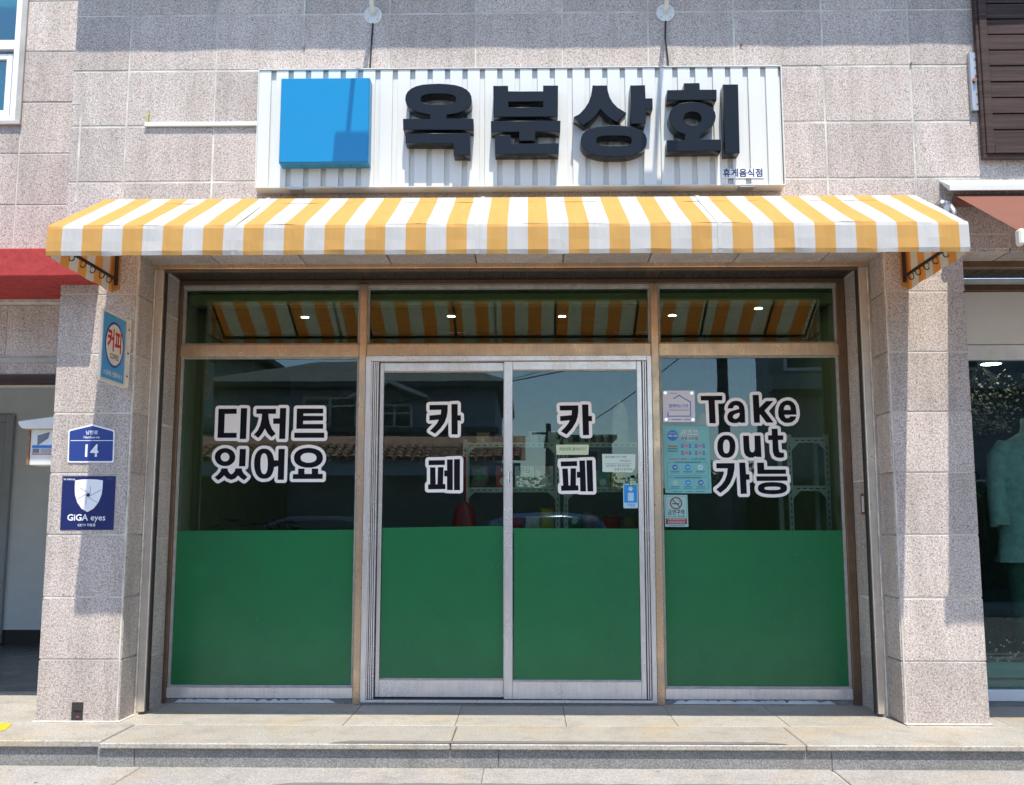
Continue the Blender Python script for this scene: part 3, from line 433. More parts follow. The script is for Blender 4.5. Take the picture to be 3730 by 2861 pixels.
for r in range(8):
    z0, z1 = pr[r]+J*0.8, pr[r+1]-J*0.8
    if r == 0:
        m = MB().box(-3.108, -2.879, 0, T+0.01, 0.012, z1).box(-2.879, -2.803, 0, T+0.01, 0.126, z1).box(-2.803, -2.592, 0, T+0.01, 0.012, z1)
        m.build('granite_slab', 'granite', shop)
    else: slab(shop, 'granite', -3.108, -2.592, 0, T+0.01, z0, z1, 0.003, jit=0.0012)
    slab(shop, 'granite', 2.457, 2.971, 0, T+0.01, z0 if r else 0.012, z1, 0.003, jit=0.0012)
    for xa, xb in ((-2.597, -2.575), (2.438, 2.460)):    # outer reveals
        slab(shop, 'granite', xa, xb, 0.016, 0.268, z0 if r else 0.006, z1, 0.002, jit=0.0008)
    for xa, xb in ((-3.112, -3.094), (2.957, 2.975)):    # outer side faces of the pillars
        slab(shop, 'granite', xa, xb, 0.034, 0.48, z0 if r else 0.012, z1, 0.002, jit=0.0006)
    for xa, xb in ((-2.570, -2.548), (2.398, 2.420)):    # inner reveals
        slab(shop, 'granite', xa, xb, 0.335, 0.70, max(0.004, z0-0.03), z1-0.03, 0.002, jit=0.0008)
for xa in (-2.594, 2.446):                               # mortar corner beads
    MB().box(xa, xa+0.013, 0.004, 0.018, 0.0, 3.08).build('corner_joint', 'sealant', shop, 0.003)
for xa, xb in ((-2.60, -2.5495), (2.3995, 2.47)): MB().box(xa, xb, 0.268, 0.80, 0.002, 3.09).build('reveal_core', 'mortar', shop)
MB().box(-3.125, -2.575, -0.016, 0.03, 0.001, 0.011).box(2.44, 2.985, -0.016, 0.03, 0.001, 0.011).box(-2.585, -2.56, 0.0, 0.27, 0.001, 0.009).build('base_sealant', 'sealant', shop, 0.003)
m = MB().box(-2.885, -2.797, 0.0025, 0.0034, 0.004, 0.13)
m.build('drain_recess', 'slot', shop)
m = MB().tube([(-2.842, 0.05, 0.075), (-2.842, 0.006, 0.055)], 0.030, 14)
m.build('drain_pipe', 'rubber', shop)
MB().tube([(-2.838, 0.02, 0.03), (-2.838, 0.004, 0.026)], 0.014, 10).build('drain_cap', plain('pink cap', (0.55, 0.04, 0.22), 0.4), shop)
MB().box(-3.045, -3.030, -0.0025, 0.01, 3.45, 4.165).box(-3.105, -3.045, -0.0025, 0.01, 4.152, 4.165).build('patched_channel', 'mortar', shop)
for x, z in ((-1.497, 4.555), (1.535, 4.55), (2.695, 4.405)):
    MB().tube([(x, 0.01, z), (x, -0.012, z-0.003)], 0.008, 8).build('wall_bolt', 'rust', shop)
# lintel underside, shutter slot beam, soffit boards
for a, b in zip(cols, cols[1:]):
    slab(shop, 'granite', a+0.004, b-0.004, 0.012, 0.265, 3.078, 3.098, 0.002)
MB().box(-2.60, 2.445, 0.262, 0.30, 3.045, 3.096).build('shutter_beam', 'bronze', shop, 0.004)
MB().box(-2.56, 2.42, 0.270, 0.32, 3.028, 3.044).build('shutter_slot', 'bronze_dark', shop, 0.002)
x = -2.545
while x < 2.395:
    slab(shop, 'soffit', x, min(x+0.058, 2.396), 0.325, 0.70, 3.072, 3.082, 0.0015, 'soffit_board')
    x += 0.0605
for sx, (a, b, c) in ((-1, (-2.562, -2.508, -2.498)), (1, (2.414, 2.362, 2.352))):
    lo, hi = sorted((a, b)); MB().box(lo, hi, 0.262, 0.325, 0.02, 3.044).build('shutter_guide', 'guide', shop, 0.004)
    lo, hi = sorted((b, c)); MB().box(lo, hi, 0.285, 0.33, 0.015, 3.03).build('guide_slot', 'slot', shop, 0.002)
    lo, hi = sorted((a, a+sx*0.012)); MB().box(lo, hi, 0.258, 0.28, 0.01, 3.04).build('guide_sealant', 'sealant', shop, 0.003)
m = MB().box(2.372, 2.396, 0.385, 0.475, 1.462, 1.474).box(2.372, 2.396, 0.385, 0.475, 1.326, 1.338).box(2.372, 2.396, 0.385, 0.397, 1.338, 1.462).box(2.372, 2.396, 0.463, 0.475, 1.338, 1.462)
lb = m.build('lock_box', 'rust', shop)
MB().box(2.380, 2.396, 0.397, 0.463, 1.338, 1.462).build('box_recess', 'slot', lb)
MB().box(2.372, 2.382, 0.425, 0.447, 1.345, 1.455).build('box_lid', 'white_dirty', lb)
# eave that shades the top of the wall (front edge slightly wavy sheet)
ev = MB(); n = 96
def ex(i): return -3.112+9.6*i/n
def ey(i): return -0.45-0.0025*math.sin(ex(i)*10.3)-0.002*math.sin(ex(i)*4.1)
for i in range(n):
    for za, zb in ((5.553, 5.575),):
        ev.add([(ex(i), ey(i), za), (ex(i+1), ey(i+1), za), (ex(i+1), 0.02, za+0.05), (ex(i), 0.02, za+0.05),
                (ex(i), ey(i), zb), (ex(i+1), ey(i+1), zb), (ex(i+1), 0.02, zb+0.05), (ex(i), 0.02, zb+0.05)],
               [(0, 3, 2, 1), (4, 5, 6, 7), (0, 1, 5, 4)])
ev.build('eave_sheet', 'steel', shop)
MB().box(-3.112, 6.5, -0.02, 0.5, 6.6, 6.75).build('parapet', 'concrete', shop)

# ---- glazing
GF = 0.70
top = MB().box(-2.545, 2.395, GF, GF+0.06, 3.036, 3.070); top.build('head_rail', 'bronze_dark', shop, 0.003)
MB().box(-2.545, 2.395, GF+0.02, GF+0.06, 3.014, 3.036).build('head_seal', 'bead', shop, 0.002)
for xa, xb in ((-2.580+0.034, -2.520), (2.338, 2.396)):
    MB().box(xa, xb, GF, GF+0.07, 0.0, 3.036).build('side_jamb', 'bronze_dark', shop, 0.003)
for xa, xb in ((-1.190, -1.136), (0.962, 1.018)):
    MB().box(xa, xb, GF-0.01, GF+0.08, 0.0, 3.036).build('mullion', 'bronze', shop, 0.004)
for xa, xb in ((-2.520, -1.190), (-1.136, 0.962), (1.018, 2.338)):
    MB().box(xa, xb, GF+0.002, GF+0.07, 2.491, 2.584).build('transom_bar', 'bronze', shop, 0.004)
for xa, xb, w in ((-2.520, -1.190, 'left'), (1.018, 2.338, 'right')):
    MB().box(xa, xb, GF+0.004, GF+0.07, 0.037, 0.112).build('bottom_rail', 'alu', shop, 0.004)
    MB().box(xa, xb, GF+0.016, GF+0.07, 0.0, 0.037).build('base_kerb', 'riser', shop)
    pk = strip_sheet('x', '', xa+0.05, xb-0.12, 0, 1, 0, 'white_dirty', 0.3)     # peeling white paint on the kerb
    me = pk.data; bpy.data.objects.remove(pk)
    for v in me.vertices: v.co = (v.co.x, GF+0.0145, 0.006+0.026*v.co.y)
    link('peeling_paint', me, 'white_dirty', shop)
    # beads round both panes
    for z0, z1 in ((0.112, 2.491), (2.584, 3.014)):
        b = MB(); y0, y1 = GF+0.03, GF+0.06; t = 0.018
        b.box(xa, xa+t, y0, y1, z0, z1).box(xb-t, xb, y0, y1, z0, z1).box(xa+t, xb-t, y0, y1, z0, z0+0.013).box(xa+t, xb-t, y0, y1, z1-0.012, z1)
        b.build('window_bead', 'bead', shop)
b = MB(); y0, y1, t = GF+0.03, GF+0.06, 0.014
b.box(-1.136, -1.136+t, y0, y1, 2.584, 3.014).box(0.962-t, 0.962, y0, y1, 2.584, 3.014).box(-1.122, 0.948, y0, y1, 2.584, 2.594).box(-1.122, 0.948, y0, y1, 3.002, 3.014)
b.build('window_bead', 'bead', shop)
def pane(x0, x1, z0, z1, y, parent=None, mat='glass', name='glass_pane'):
    return MB().box(x0, x1, y, y+0.006, z0, z1).build(name, mat, parent or shop)
GP = 0.745
pane(-2.505, -1.205, 0.122, 2.482, GP); pane(1.033, 2.324, 0.122, 2.482, GP)
for xa, xb in ((-2.505, -1.205), (-1.125, 0.951), (1.033, 2.324)): pane(xa, xb, 2.592, 3.006, GP)
def film(x0, x1, z0, zl, zr, y):
    return MB().add([(x0, y, z0), (x1, y, z0), (x1, y, zr), (x0, y, zl), (x0, y+0.0004, z0), (x1, y+0.0004, z0), (x1, y+0.0004, zr), (x0, y+0.0004, zl)],
                    [(0, 1, 2, 3), (7, 6, 5, 4), (3, 2, 6, 7)]).build('green_film', 'film', shop)
film(-2.501, -1.209, 0.126, 1.214, 1.222, GP-0.0012); film(1.037, 2.319, 0.126, 1.220, 1.217, GP-0.0012)
# ---- sliding doors
fr = MB()
fr.box(-1.134, -1.094, GF-0.03, GF+0.07, 0.03, 2.489).box(0.926, 0.960, GF-0.03, GF+0.07, 0.03, 2.489).box(-1.094, 0.926, GF-0.032, GF+0.07, 2.452, 2.489)
df = fr.build('door_frame', 'alu', shop, 0.003)
MB().box(-1.130, 0.958, GF-0.04, GF+0.07, 0.018, 0.036).build('door_track', 'alu', df, 0.002)
MB().box(-1.134, 0.960, GF-0.025, GF+0.07, 0.001, 0.017).build('threshold', 'riser', df)
MB().box(-1.09, 0.922, GF-0.022, GF+0.06, 0.0365, 0.0385).build('track_groove', 'slot', df)
g = MB()
for k in range(4): g.box(-1.094+k*0.014, -1.094+k*0.014+0.009, GF-0.012+0.004*(k % 2), GF+0.05, 0.037, 2.451)
g.build('track_profile', 'alu', df, 0.001)
g = MB()
for k in range(2): g.box(0.896+k*0.016, 0.896+k*0.016+0.010, GF-0.006+0.004*(k % 2), GF+0.05, 0.037, 2.451)
g.build('track_profile', 'alu', df, 0.001)
def leaf(label, x0, x1, sl, sr, y, z0, z1, zb, zt, fx0, fx1, fz0, fzl, fzr):
    d = MB().box(x0, x0+sl, y, y+0.032, z0, z1).build('sliding_door', 'alu', shop, 0.003)
    d['label'] = label
    MB().box(x1-sr, x1, y, y+0.032, z0, z1).build('door_stile', 'alu', d, 0.003)
    MB().box(x0+sl, x1-sr, y+0.002, y+0.031, z0, zb).build('door_rail', 'alu', d, 0.003)
    MB().box(x0+sl, x1-sr, y+0.002, y+0.031, zt, z1).build('door_rail', 'alu', d, 0.003)
    for za, zc in ((zb, zb+0.012), (zt-0.010, zt)): MB().box(x0+sl, x1-sr, y+0.008, y+0.03, za, zc).build('glazing_strip', 'bead', d)
    gp = pane(x0+sl, x1-sr, zb+0.012, zt-0.01, y+0.014, d)
    yy = y+0.0128
    MB().quad((fx0, yy, fz0), (fx1, yy, fz0), (fx1, yy, fzr), (fx0, yy, fzl)).build('green_film', 'film', d)
    return d
dl = leaf('left sliding door leaf', -1.036, -0.062, 0.028, 0.062, GF+0.026, 0.045, 2.447, 0.164, 2.385, -1.002, -0.126, 0.178, 1.236, 1.250)
dr = leaf('right sliding door leaf', -0.119, 0.888, 0.062, 0.036, GF-0.010, 0.039, 2.449, 0.160, 2.388, -0.048, 0.849, 0.173, 1.234, 1.229)
MB().tube([(-0.085, GF-0.012, 1.56), (-0.085, GF-0.03, 1.56), (-0.085, GF-0.03, 1.64), (-0.085, GF-0.012, 1.64)], 0.006, 8).build('door_handle', 'chrome', dr)

# ---- interior shell
inn = MB().box(-2.70, 2.55, 0.82, 4.6, -0.10, 0.012); inn.build('interior_floor', 'tile_floor', shop)
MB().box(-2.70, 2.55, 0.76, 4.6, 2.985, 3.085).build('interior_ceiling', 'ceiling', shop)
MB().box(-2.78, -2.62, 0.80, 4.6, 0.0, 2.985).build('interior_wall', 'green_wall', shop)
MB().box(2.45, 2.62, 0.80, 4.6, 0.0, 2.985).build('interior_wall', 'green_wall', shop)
MB().box(-2.78, 2.62, 4.6, 4.75, 0.0, 3.0).build('interior_wall', 'house_wall', shop)
MB().box(-2.62, -2.50, 0.80, 0.90, 0.0, 2.985).build('interior_jamb', 'green_wall', shop)
MB().box(2.33, 2.45, 0.80, 0.90, 0.0, 2.985).build('interior_jamb', 'green_wall', shop)
MB().box(-2.62, 2.45, 0.80, 0.90, 2.90, 2.985).build('interior_head', 'green_wall', shop)

# ============================================================ LEFT NEIGHBOUR
nb = thing('neighbour_building', 'granite clad building set back on the left with white window and entry hall', 'building', (-4.5, 0.5, 0))
MB().box(-3.714, -3.113, 0.5045, 0.75, 2.27, 6.6).build('wall_core', 'mortar', nb)
MB().box(-7.5, -3.715, 0.5045, 0.75, 2.27, 4.204).build('wall_core', 'mortar', nb)
MB().box(-7.5, -3.113, 0.75, 4.3, 2.95, 6.6).build('upper_block', 'mortar', nb)
for r, (z0, z1) in enumerate(((2.46, 2.845), (2.845, 3.19), (3.19, 3.595), (3.595, 3.989), (3.989, 4.388), (4.388, 4.787), (4.787, 5.187), (5.187, 5.6))):
    for a, b in ((-6.2, -5.5), (-5.5, -4.4), (-4.4, -3.72), (-3.72, -3.12)):
        if b < -3.7 and z0 > 4.2: continue
        if b < -3.7 and z0 == 4.388: continue
        slab(nb, 'granite', a+0.005, b-0.005, 0.50, 0.53, z0+0.005, (4.20 if b < -3.7 and z0 > 3.9 else z1)-0.005, 0.003, jit=0.001)
slab(nb, 'granite', -6.2, -3.12, 0.502, 0.53, 2.335, 2.415, 0.002)
MB().box(-6.2, -3.12, 0.488, 0.53, 2.42, 2.455).build('lintel_band', 'concrete', nb, 0.003)
MB().box(-6.2, -3.12, 0.49, 0.60, 2.268, 2.332).build('door_head', 'brown_wood', nb, 0.004)
# upper window
wf = MB().box(-5.2, -3.712, 0.47, 0.56, 4.205, 4.235).build('window_sill', 'concrete', nb, 0.004)
m = MB().box(-3.755, -3.715, 0.48, 0.55, 4.235, 5.6); m.build('window_jamb', 'concrete', nb, 0.003)
m = MB().box(-3.80, -3.757, 0.485, 0.55, 4.24, 5.5).box(-5.2, -3.80, 0.485, 0.55, 4.24, 4.28).box(-5.2, -3.80, 0.485, 0.55, 4.80, 4.875)
w = m.build('window', 'white_frame', nb, 0.003)
m = MB().box(-3.86, -3.815, 0.505, 0.54, 4.285, 4.775).box(-5.2, -3.86, 0.505, 0.54, 4.285, 4.33).box(-5.2, -3.86, 0.505, 0.54, 4.73, 4.775)
m.build('window_sash', 'white_frame', w, 0.003)
pane(-5.2, -3.86, 4.33, 4.73, 0.525, w, 'glass_win'); pane(-5.2, -3.80, 4.875, 5.5, 0.525, w, 'glass_win')
cu = MB()
for k in range(40):
    x0 = -5.2+k*0.034; cu.quad((x0, 0.60+0.012*(k % 2), 4.24), (x0+0.034, 0.60+0.012*((k+1) % 2), 4.24), (x0+0.034, 0.60+0.012*((k+1) % 2), 4.8), (x0, 0.60+0.012*(k % 2), 4.8))
cu.build('curtain', 'pale_teal', w)
MB().box(-5.3, -3.72, 0.65, 0.7, 4.2, 5.6).build('window_backing', 'teal_dark', w)
# entry hall
MB().box(-7.5, -3.35, 4.20, 4.35, 0.16, 3.0).build('hall_wall', 'grey_wall', nb)
MB().box(-7.5, -3.35, 4.205, 4.3, -0.02, 0.16).build('hall_skirting', 'slot', nb)
MB().box(-3.36, -3.113, 0.80, 4.35, 0.0, 3.0).build('hall_wall', 'grey_wall', nb)
MB().box(-7.5, -3.35, 0.60, 4.35, 2.80, 2.95).build('hall_ceiling', 'grey_wall', nb)
MB().box(-7.5, -3.36, 1.2, 4.3, -0.06, 0.001).build('hall_floor', 'tile_floor', nb)
MB().box(-7.7, -7.5, 0.5, 4.35, 0, 6.6).build('hall_wall', 'grey_wall', nb)
hd = MB().box(-6.6, -5.58, 4.15, 4.195, 0.04, 2.36).build('hall_door', 'door_grey', nb, 0.006)
MB().box(-5.58, -5.50, 4.14, 4.195, 0.02, 2.44).box(-6.7, -5.58, 4.14, 4.195, 2.36, 2.44).build('door_casing', 'door_grey', hd, 0.004)
MB().box(-6.45, -5.76, 4.140, 4.149, 1.22, 2.25).build('door_glass', 'dark_glass', hd)
m = MB().tube([(-5.665, 4.15, 1.13), (-5.665, 4.135, 1.13)], 0.050, 18).tube([(-5.665, 4.135, 1.13), (-5.665, 4.09, 1.13), (-5.665, 4.06, 1.13)], [0.014, 0.018, 0.034], 16)
m.build('door_knob', 'chrome', hd, smooth=True)
# red canopy
rc = thing('red_canopy', 'flaking red painted concrete canopy behind the left end of the striped awning', 'canopy', (-4.5, 0.4, 2.87))
n = 70; m = MB(); x0, x1 = -7.2, -2.847
prof = [(-0.252, 2.87), (-0.250, 3.058), (0.49, 3.10), (0.49, 2.87)]
m.prism(prof, x0, x1, 'x'); m.build('canopy_slab', 'red_paint', rc, 0.006)
MB().box(x0, x1, 0.42, 0.499, 2.845, 2.868).build('wall_joint', 'sealant', rc)

# ============================================================ RIGHT CLOTHING SHOP (ground floor)
cs = thing('clothing_shop', 'clothing shop front with cream fascia and teal glass on the right', 'shop front', (4.6, 0.7, 0))
MB().box(2.978, 6.4, 0.262, 0.32, 3.030, 3.096).build('shutter_beam', 'bronze_dark', cs, 0.004)
x = 2.98
while x < 4.4:
    slab(cs, 'soffit', x, x+0.098, 0.325, 0.70, 3.062, 3.074, 0.002, 'soffit_board'); x += 0.102
MB().box(2.975, 6.4, 0.688, 0.76, 3.010, 3.056).build('head_strip', 'white_dirty', cs, 0.003)
MB().box(2.975, 6.4, 0.680, 0.76, 2.962, 3.008).build('head_rail', 'bronze_dark', cs, 0.003)
MB().box(2.975, 6.4, 0.70, 0.78, 2.566, 2.960).build('fascia_panel', 'cream_panel', cs, 0.004)
MB().box(2.975, 6.4, 0.692, 0.78, 2.455, 2.562).build('window_head', 'white_dirty', cs, 0.004)
MB().box(2.975, 3.22, 0.70, 0.80, 0.0, 2.455).build('side_jamb', 'white_frame', cs, 0.004)
MB().box(2.975, 6.4, 0.69, 0.80, 0.034, 0.110).build('window_sill', 'white_frame', cs, 0.004)
MB().box(2.975, 6.4, 0.70, 0.80, 0.0, 0.033).build('base_kerb', 'riser', cs)
pane(3.22, 6.4, 0.110, 2.455, 0.74, cs, 'glass_teal')
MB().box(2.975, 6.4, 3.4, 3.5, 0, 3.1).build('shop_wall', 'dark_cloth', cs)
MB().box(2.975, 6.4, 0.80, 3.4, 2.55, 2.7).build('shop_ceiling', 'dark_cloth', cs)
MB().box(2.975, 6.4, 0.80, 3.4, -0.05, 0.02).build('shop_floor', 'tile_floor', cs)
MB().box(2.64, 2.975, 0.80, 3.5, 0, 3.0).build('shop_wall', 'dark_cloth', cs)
MB().box(6.4, 6.6, 0.0, 3.5, 0, 3.1).build('end_wall', 'grey_wall', cs)
MB().box(3.16, 6.2, 0.006, 0.012, 3.215, 3.25).build('fixing_board', 'rust', cs)

# ============================================================ STRIPED AWNING
aw = thing('striped_awning', 'yellow and white striped shop awning with straight valance over the glass front', 'awning', (-0.08, 0, 2.81))
XL, XR, P0 = -2.757, 2.603, 0.1185
bounds = [XL]+[-2.667+P0*k for k in range(45)]+[XR]
def wob(x, k): return 0.006*math.sin(x*7.3+k)+0.004*math.sin(x*17.1+2.1*k)+0.003*math.sin(x*31+k)
me = MB()
prof = [(-0.005, 3.425), (-0.20, 3.402), (-0.32, 3.332), (-0.51, 3.230), (-0.73, 3.112), (-0.90, 3.021), (-0.945, 2.996), (-0.952, 2.975), (-0.955, 2.90), (-0.957, 2.840), (-0.950, 2.815)]
for i in range(len(bounds)-1):
    a, b = bounds[i], bounds[i+1]; mi = 1 if i % 2 == 0 else 0
    sub = 3
    for s in range(sub):
        u, v = a+(b-a)*s/sub, a+(b-a)*(s+1)/sub
        for k in range(len(prof)-1):
            (y0, z0), (y1, z1) = prof[k], prof[k+1]
            f0 = 1.0 if 1 < k < 6 else 0.3; f1 = 1.0 if 0 < k < 5 else 0.3
            me.add([(u, y0-0.3*wob(u, k)*(k > 6), z0+f0*0.5*wob(u, k)*(k > 1)), (v, y0-0.3*wob(v, k)*(k > 6), z0+f0*0.5*wob(v, k)*(k > 1)),
                    (v, y1-0.3*wob(v, k+1)*(k > 5), z1+f0*0.5*wob(v, k+1)*(k > 0)), (u, y1-0.3*wob(u, k+1)*(k > 5), z1+f0*0.5*wob(u, k+1)*(k > 0))], [(0, 1, 2, 3)], mi)
top_me = me.mesh('canopy'); link('canopy', top_me, ['aw_white', 'aw_yellow'], aw)
for side, X in (('l', XL), ('r', XR)):
    m = MB(); yb = [0.0]+[-0.06-0.1185*k for k in range(8)]+[-0.951]
    def ztop(y):
        for (ya, za), (yb_, zb) in zip(prof, prof[1:7]):
            if yb_ <= y <= ya: return za+(zb-za)*(y-ya)/(yb_-ya)
        return 2.99
    for i in range(len(yb)-1):
        y0, y1 = yb[i], yb[i+1]; mi = 1 if i % 2 == 0 else 0
        for q in range(3):
            ya, yc = y0+(y1-y0)*q/3, y0+(y1-y0)*(q+1)/3
            sg = 1 if side == 'l' else -1
            d0, d1 = [sg*0.010*math.sin(math.pi*min(1, -y/0.95)) for y in (ya, yc)]
            zl0, zl1 = 2.815+0.004*math.sin(ya*20), 2.815+0.004*math.sin(yc*20)
            zm0, zm1 = (zl0+ztop(ya))/2, (zl1+ztop(yc))/2
            m.add([(X, ya, zl0), (X, yc, zl1), (X+d1, yc, zm1), (X+d0, ya, zm0), (X, yc, ztop(yc)), (X, ya, ztop(ya))], [(0, 1, 2, 3), (3, 2, 4, 5)], mi)
    m.add([(X, -0.006, 2.815), (X+(0.05 if side == 'l' else -0.05), -0.004, 2.84), (X+(0.05 if side == 'l' else -0.05), -0.004, 3.40), (X, -0.006, 3.40)], [(0, 1, 2, 3)], 1)
    link('side_flap', m.mesh('side_flap'), ['aw_white', 'aw_yellow'], aw)
    xi = X+(0.035 if side == 'l' else -0.035)
    fr = MB().tube([(xi, -0.03, 3.37), (xi, -0.03, 2.86)], 0.013, 8).tube([(xi, -0.03, 2.90), (xi, -0.93, 2.90)], 0.011, 8).tube([(xi, -0.03, 3.36), (xi, -0.19, 3.37), (xi, -0.92, 2.965)], 0.011, 8)
    f = fr.build('side_frame', 'black_metal', aw)
    for y in (-0.10, -0.22, -0.36, -0.50, -0.66, -0.80):
        pts = [(xi+(X-xi)*0.5+0.018*math.cos(t), y+0.003*math.sin(t), 2.884+0.024*math.sin(t)) for t in [2*math.pi*k/10 for k in range(11)]]
        MB().tube(pts, 0.0035, 5, False).build('lacing_ring', 'black_metal', f)
for x in (-1.657, -0.237, 1.171):                             # overlapped cloth seams
    m = MB()
    for k in range(1, len(prof)-1):
        (y0, z0), (y1, z1) = prof[k], prof[k+1]
        m.quad((x-0.013, y0-0.004, z0+0.004), (x+0.013, y0-0.004, z0+0.004), (x+0.013, y1-0.004, z1+0.004*(k < 6)), (x-0.013, y1-0.004, z1+0.004*(k < 6)))
    m.build('cloth_seam', 'aw_white', aw)
for x in (-2.05, -1.37, -0.60, 0.30, 1.02, 1.62, 2.2):
    MB().tube([(x, -0.02, 3.385), (x, -0.19, 3.372), (x, -0.92, 2.968)], 0.012, 8).build('rafter', 'black_metal', aw)
MB().tube([(XL+0.03, -0.925, 2.955), (XR-0.03, -0.925, 2.955)], 0.014, 8).build('front_rail', 'black_metal', aw)
MB().tube([(XL+0.03, -0.925, 2.845), (XR-0.03, -0.925, 2.845)], 0.012, 8).build('front_rail', 'black_metal', aw)
MB().tube([(XL+0.03, -0.20, 3.375), (XR-0.03, -0.20, 3.375)], 0.014, 8).build('head_rail', 'black_metal', aw)
for x in (-2.5, -1.2, 0.1, 1.3, 2.4):
    MB().box(x-0.02, x+0.02, -0.2, 0.002, 3.383, 3.395).build('wall_bracket', 'black_metal', aw)

# ============================================================ SHOP SIGN
sg = thing('shop_sign', 'white ribbed signboard with raised black letters 옥분상회 and a blue square box', 'sign', (0, -0.06, 3.50))
SX, SZ0, SZ1, SF = 1.775, 3.500, 4.337, -0.132
MB().box(-SX+0.01, SX-0.01, -0.108, -0.012, SZ0+0.01, SZ1-0.01).build('back_panel', 'white_paint', sg)
f = MB().box(-SX, -SX+0.006, SF, -0.01, SZ0, SZ1).box(SX-0.006, SX, SF, -0.01, SZ0, SZ1).box(-SX+0.006, SX-0.006, SF-0.004, -0.01, SZ1-0.006, SZ1).box(-SX+0.006, SX-0.006, SF, -0.01, SZ0, SZ0+0.006)
f.build('sign_frame', 'white_paint', sg)
xs = [-SX+0.0065]; x = -1.688
ribs = [(-SX+0.0065, -1.688)]
x = -1.653
while x < SX-0.09:
    ribs.append((x, min(x+0.0835, SX-0.0065))); x += 0.11855
if ribs[-1][1] < SX-0.03: ribs.append((x, SX-0.0065))
for a, b in ribs:
    slab(sg, 'white_paint', a, b, -0.1285, -0.107, SZ0+0.0065, SZ1-0.0065, 0.002, 'rib')
for x in (-1.50, 1.52):
    MB().box(x-0.05, x+0.05, -0.13, -0.03, SZ0-0.012, SZ0-0.001).build('mount_bracket', 'steel', sg, 0.002)
names = dict(ok='옥', bun='분', sang='상', hoe='회')
for k in ('ok', 'bun', 'sang', 'hoe'):
    o = shape('letter', GLYPHS[k][0], 'black_face', sg, -0.235, 0.107, 0.0022)
    o['label'] = 'raised black letter '+names[k]
bb = MB().box(-1.592, -0.996, -0.232, -0.128, 3.632, 4.224).build('logo_box', 'blue_side', sg, 0.003)
bb['label'] = 'blue square light box'
MB().box(-1.586, -1.002, -0.2365, -0.2325, 3.640, 4.216).build('box_face', 'blue_face', bb, 0.001)
sc = MB()
for x, z in ((-1.45, 3.631), (-1.12, 3.631)): sc.tube([(x, -0.19, z+0.002), (x, -0.19, z-0.002)], 0.005, 6)
sc.build('box_screw', 'rubber', bb)
pl = thing('permit_plate', 'small white plate lettered 휴게음식점 at the lower right of the signboard', 'plate', (1.49, -0.13, 3.548))
MB().box(1.352, 1.634, -0.1335, -0.1295, 3.548, 3.613).build('plate', 'print_white', pl)
text('휴게음식점', 0.060, 'navy', pl, (1.493, -0.1345, 3.580), bold=0.024, wide=0.98)

# ============================================================ SIGN LAMPS
def lamp(x, label):
    t = thing('sign_lamp', label, 'lamp', (x, 0, 4.79), 'gooseneck lamps above the sign')
    f = MB().tube([(x, -0.001, 4.788), (x, -0.009, 4.788)], 0.064, 28).build('flange', 'white_paint', t, 0.002)
    b = MB()
    for k in range(4):
        a = math.pi/4+k*math.pi/2; b.tube([(x+0.046*math.cos(a), -0.008, 4.788+0.046*math.sin(a)), (x+0.046*math.cos(a), -0.013, 4.788+0.046*math.sin(a))], 0.006, 8)
    b.build('flange_bolt', 'steel', f)
    s = 1 if x > 0 else -1
    pts = [(x, -0.008, 4.79), (x, -0.05, 4.81), (x+s*0.003, -0.16, 4.93), (x+s*0.008, -0.42, 5.20), (x+s*0.01, -0.72, 5.40), (x+s*0.01, -0.93, 5.46), (x+s*0.01, -1.00, 5.44)]
    MB().tube(pts, 0.016, 12).build('arm', 'white_paint', t, smooth=True)
    h = MB().box(x-0.10, x+0.13, -1.07, -0.93, 5.34, 5.42).build('lamp_head', 'white_dirty', t, 0.01)
    MB().box(x-0.08, x+0.11, -1.05, -0.95, 5.330, 5.339).build('lamp_glass', 'dark_glass', h)
    w = MB().tube([(x, -0.006, 4.728), (x-0.006, -0.010, 4.60), (x-0.012+0.02*(s > 0), -0.012, 4.45), (x-0.014+0.026*(s > 0), -0.02, 4.335)], 0.006, 8)
    w.build('power_cable', 'rubber', t)
lamp(-1.020, 'left white gooseneck lamp arm on round wall flange above the blue box')
lamp(1.018, 'right white gooseneck lamp arm on round wall flange above the last letters')
cd = thing('cable_trunking', 'thin white cable trunking running along the wall into the left side of the sign', 'trunking', (-2.2, 0, 3.98))
MB().box(-2.585, -1.776, -0.022, -0.001, 3.982, 4.012).build('trunking', 'white_paint', cd, 0.002)
MB().tube([(-2.566, 0.004, 4.085), (-2.566, -0.008, 4.075), (-2.569, -0.010, 4.040), (-2.570, -0.010, 4.010)], 0.0085, 8).build('cable_end', plain('yellowed cable', (0.42, 0.38, 0.13), 0.6), cd)
MB().disc((-2.566, -0.0015, 4.086), 0.009).build('cable_hole', 'slot', cd)

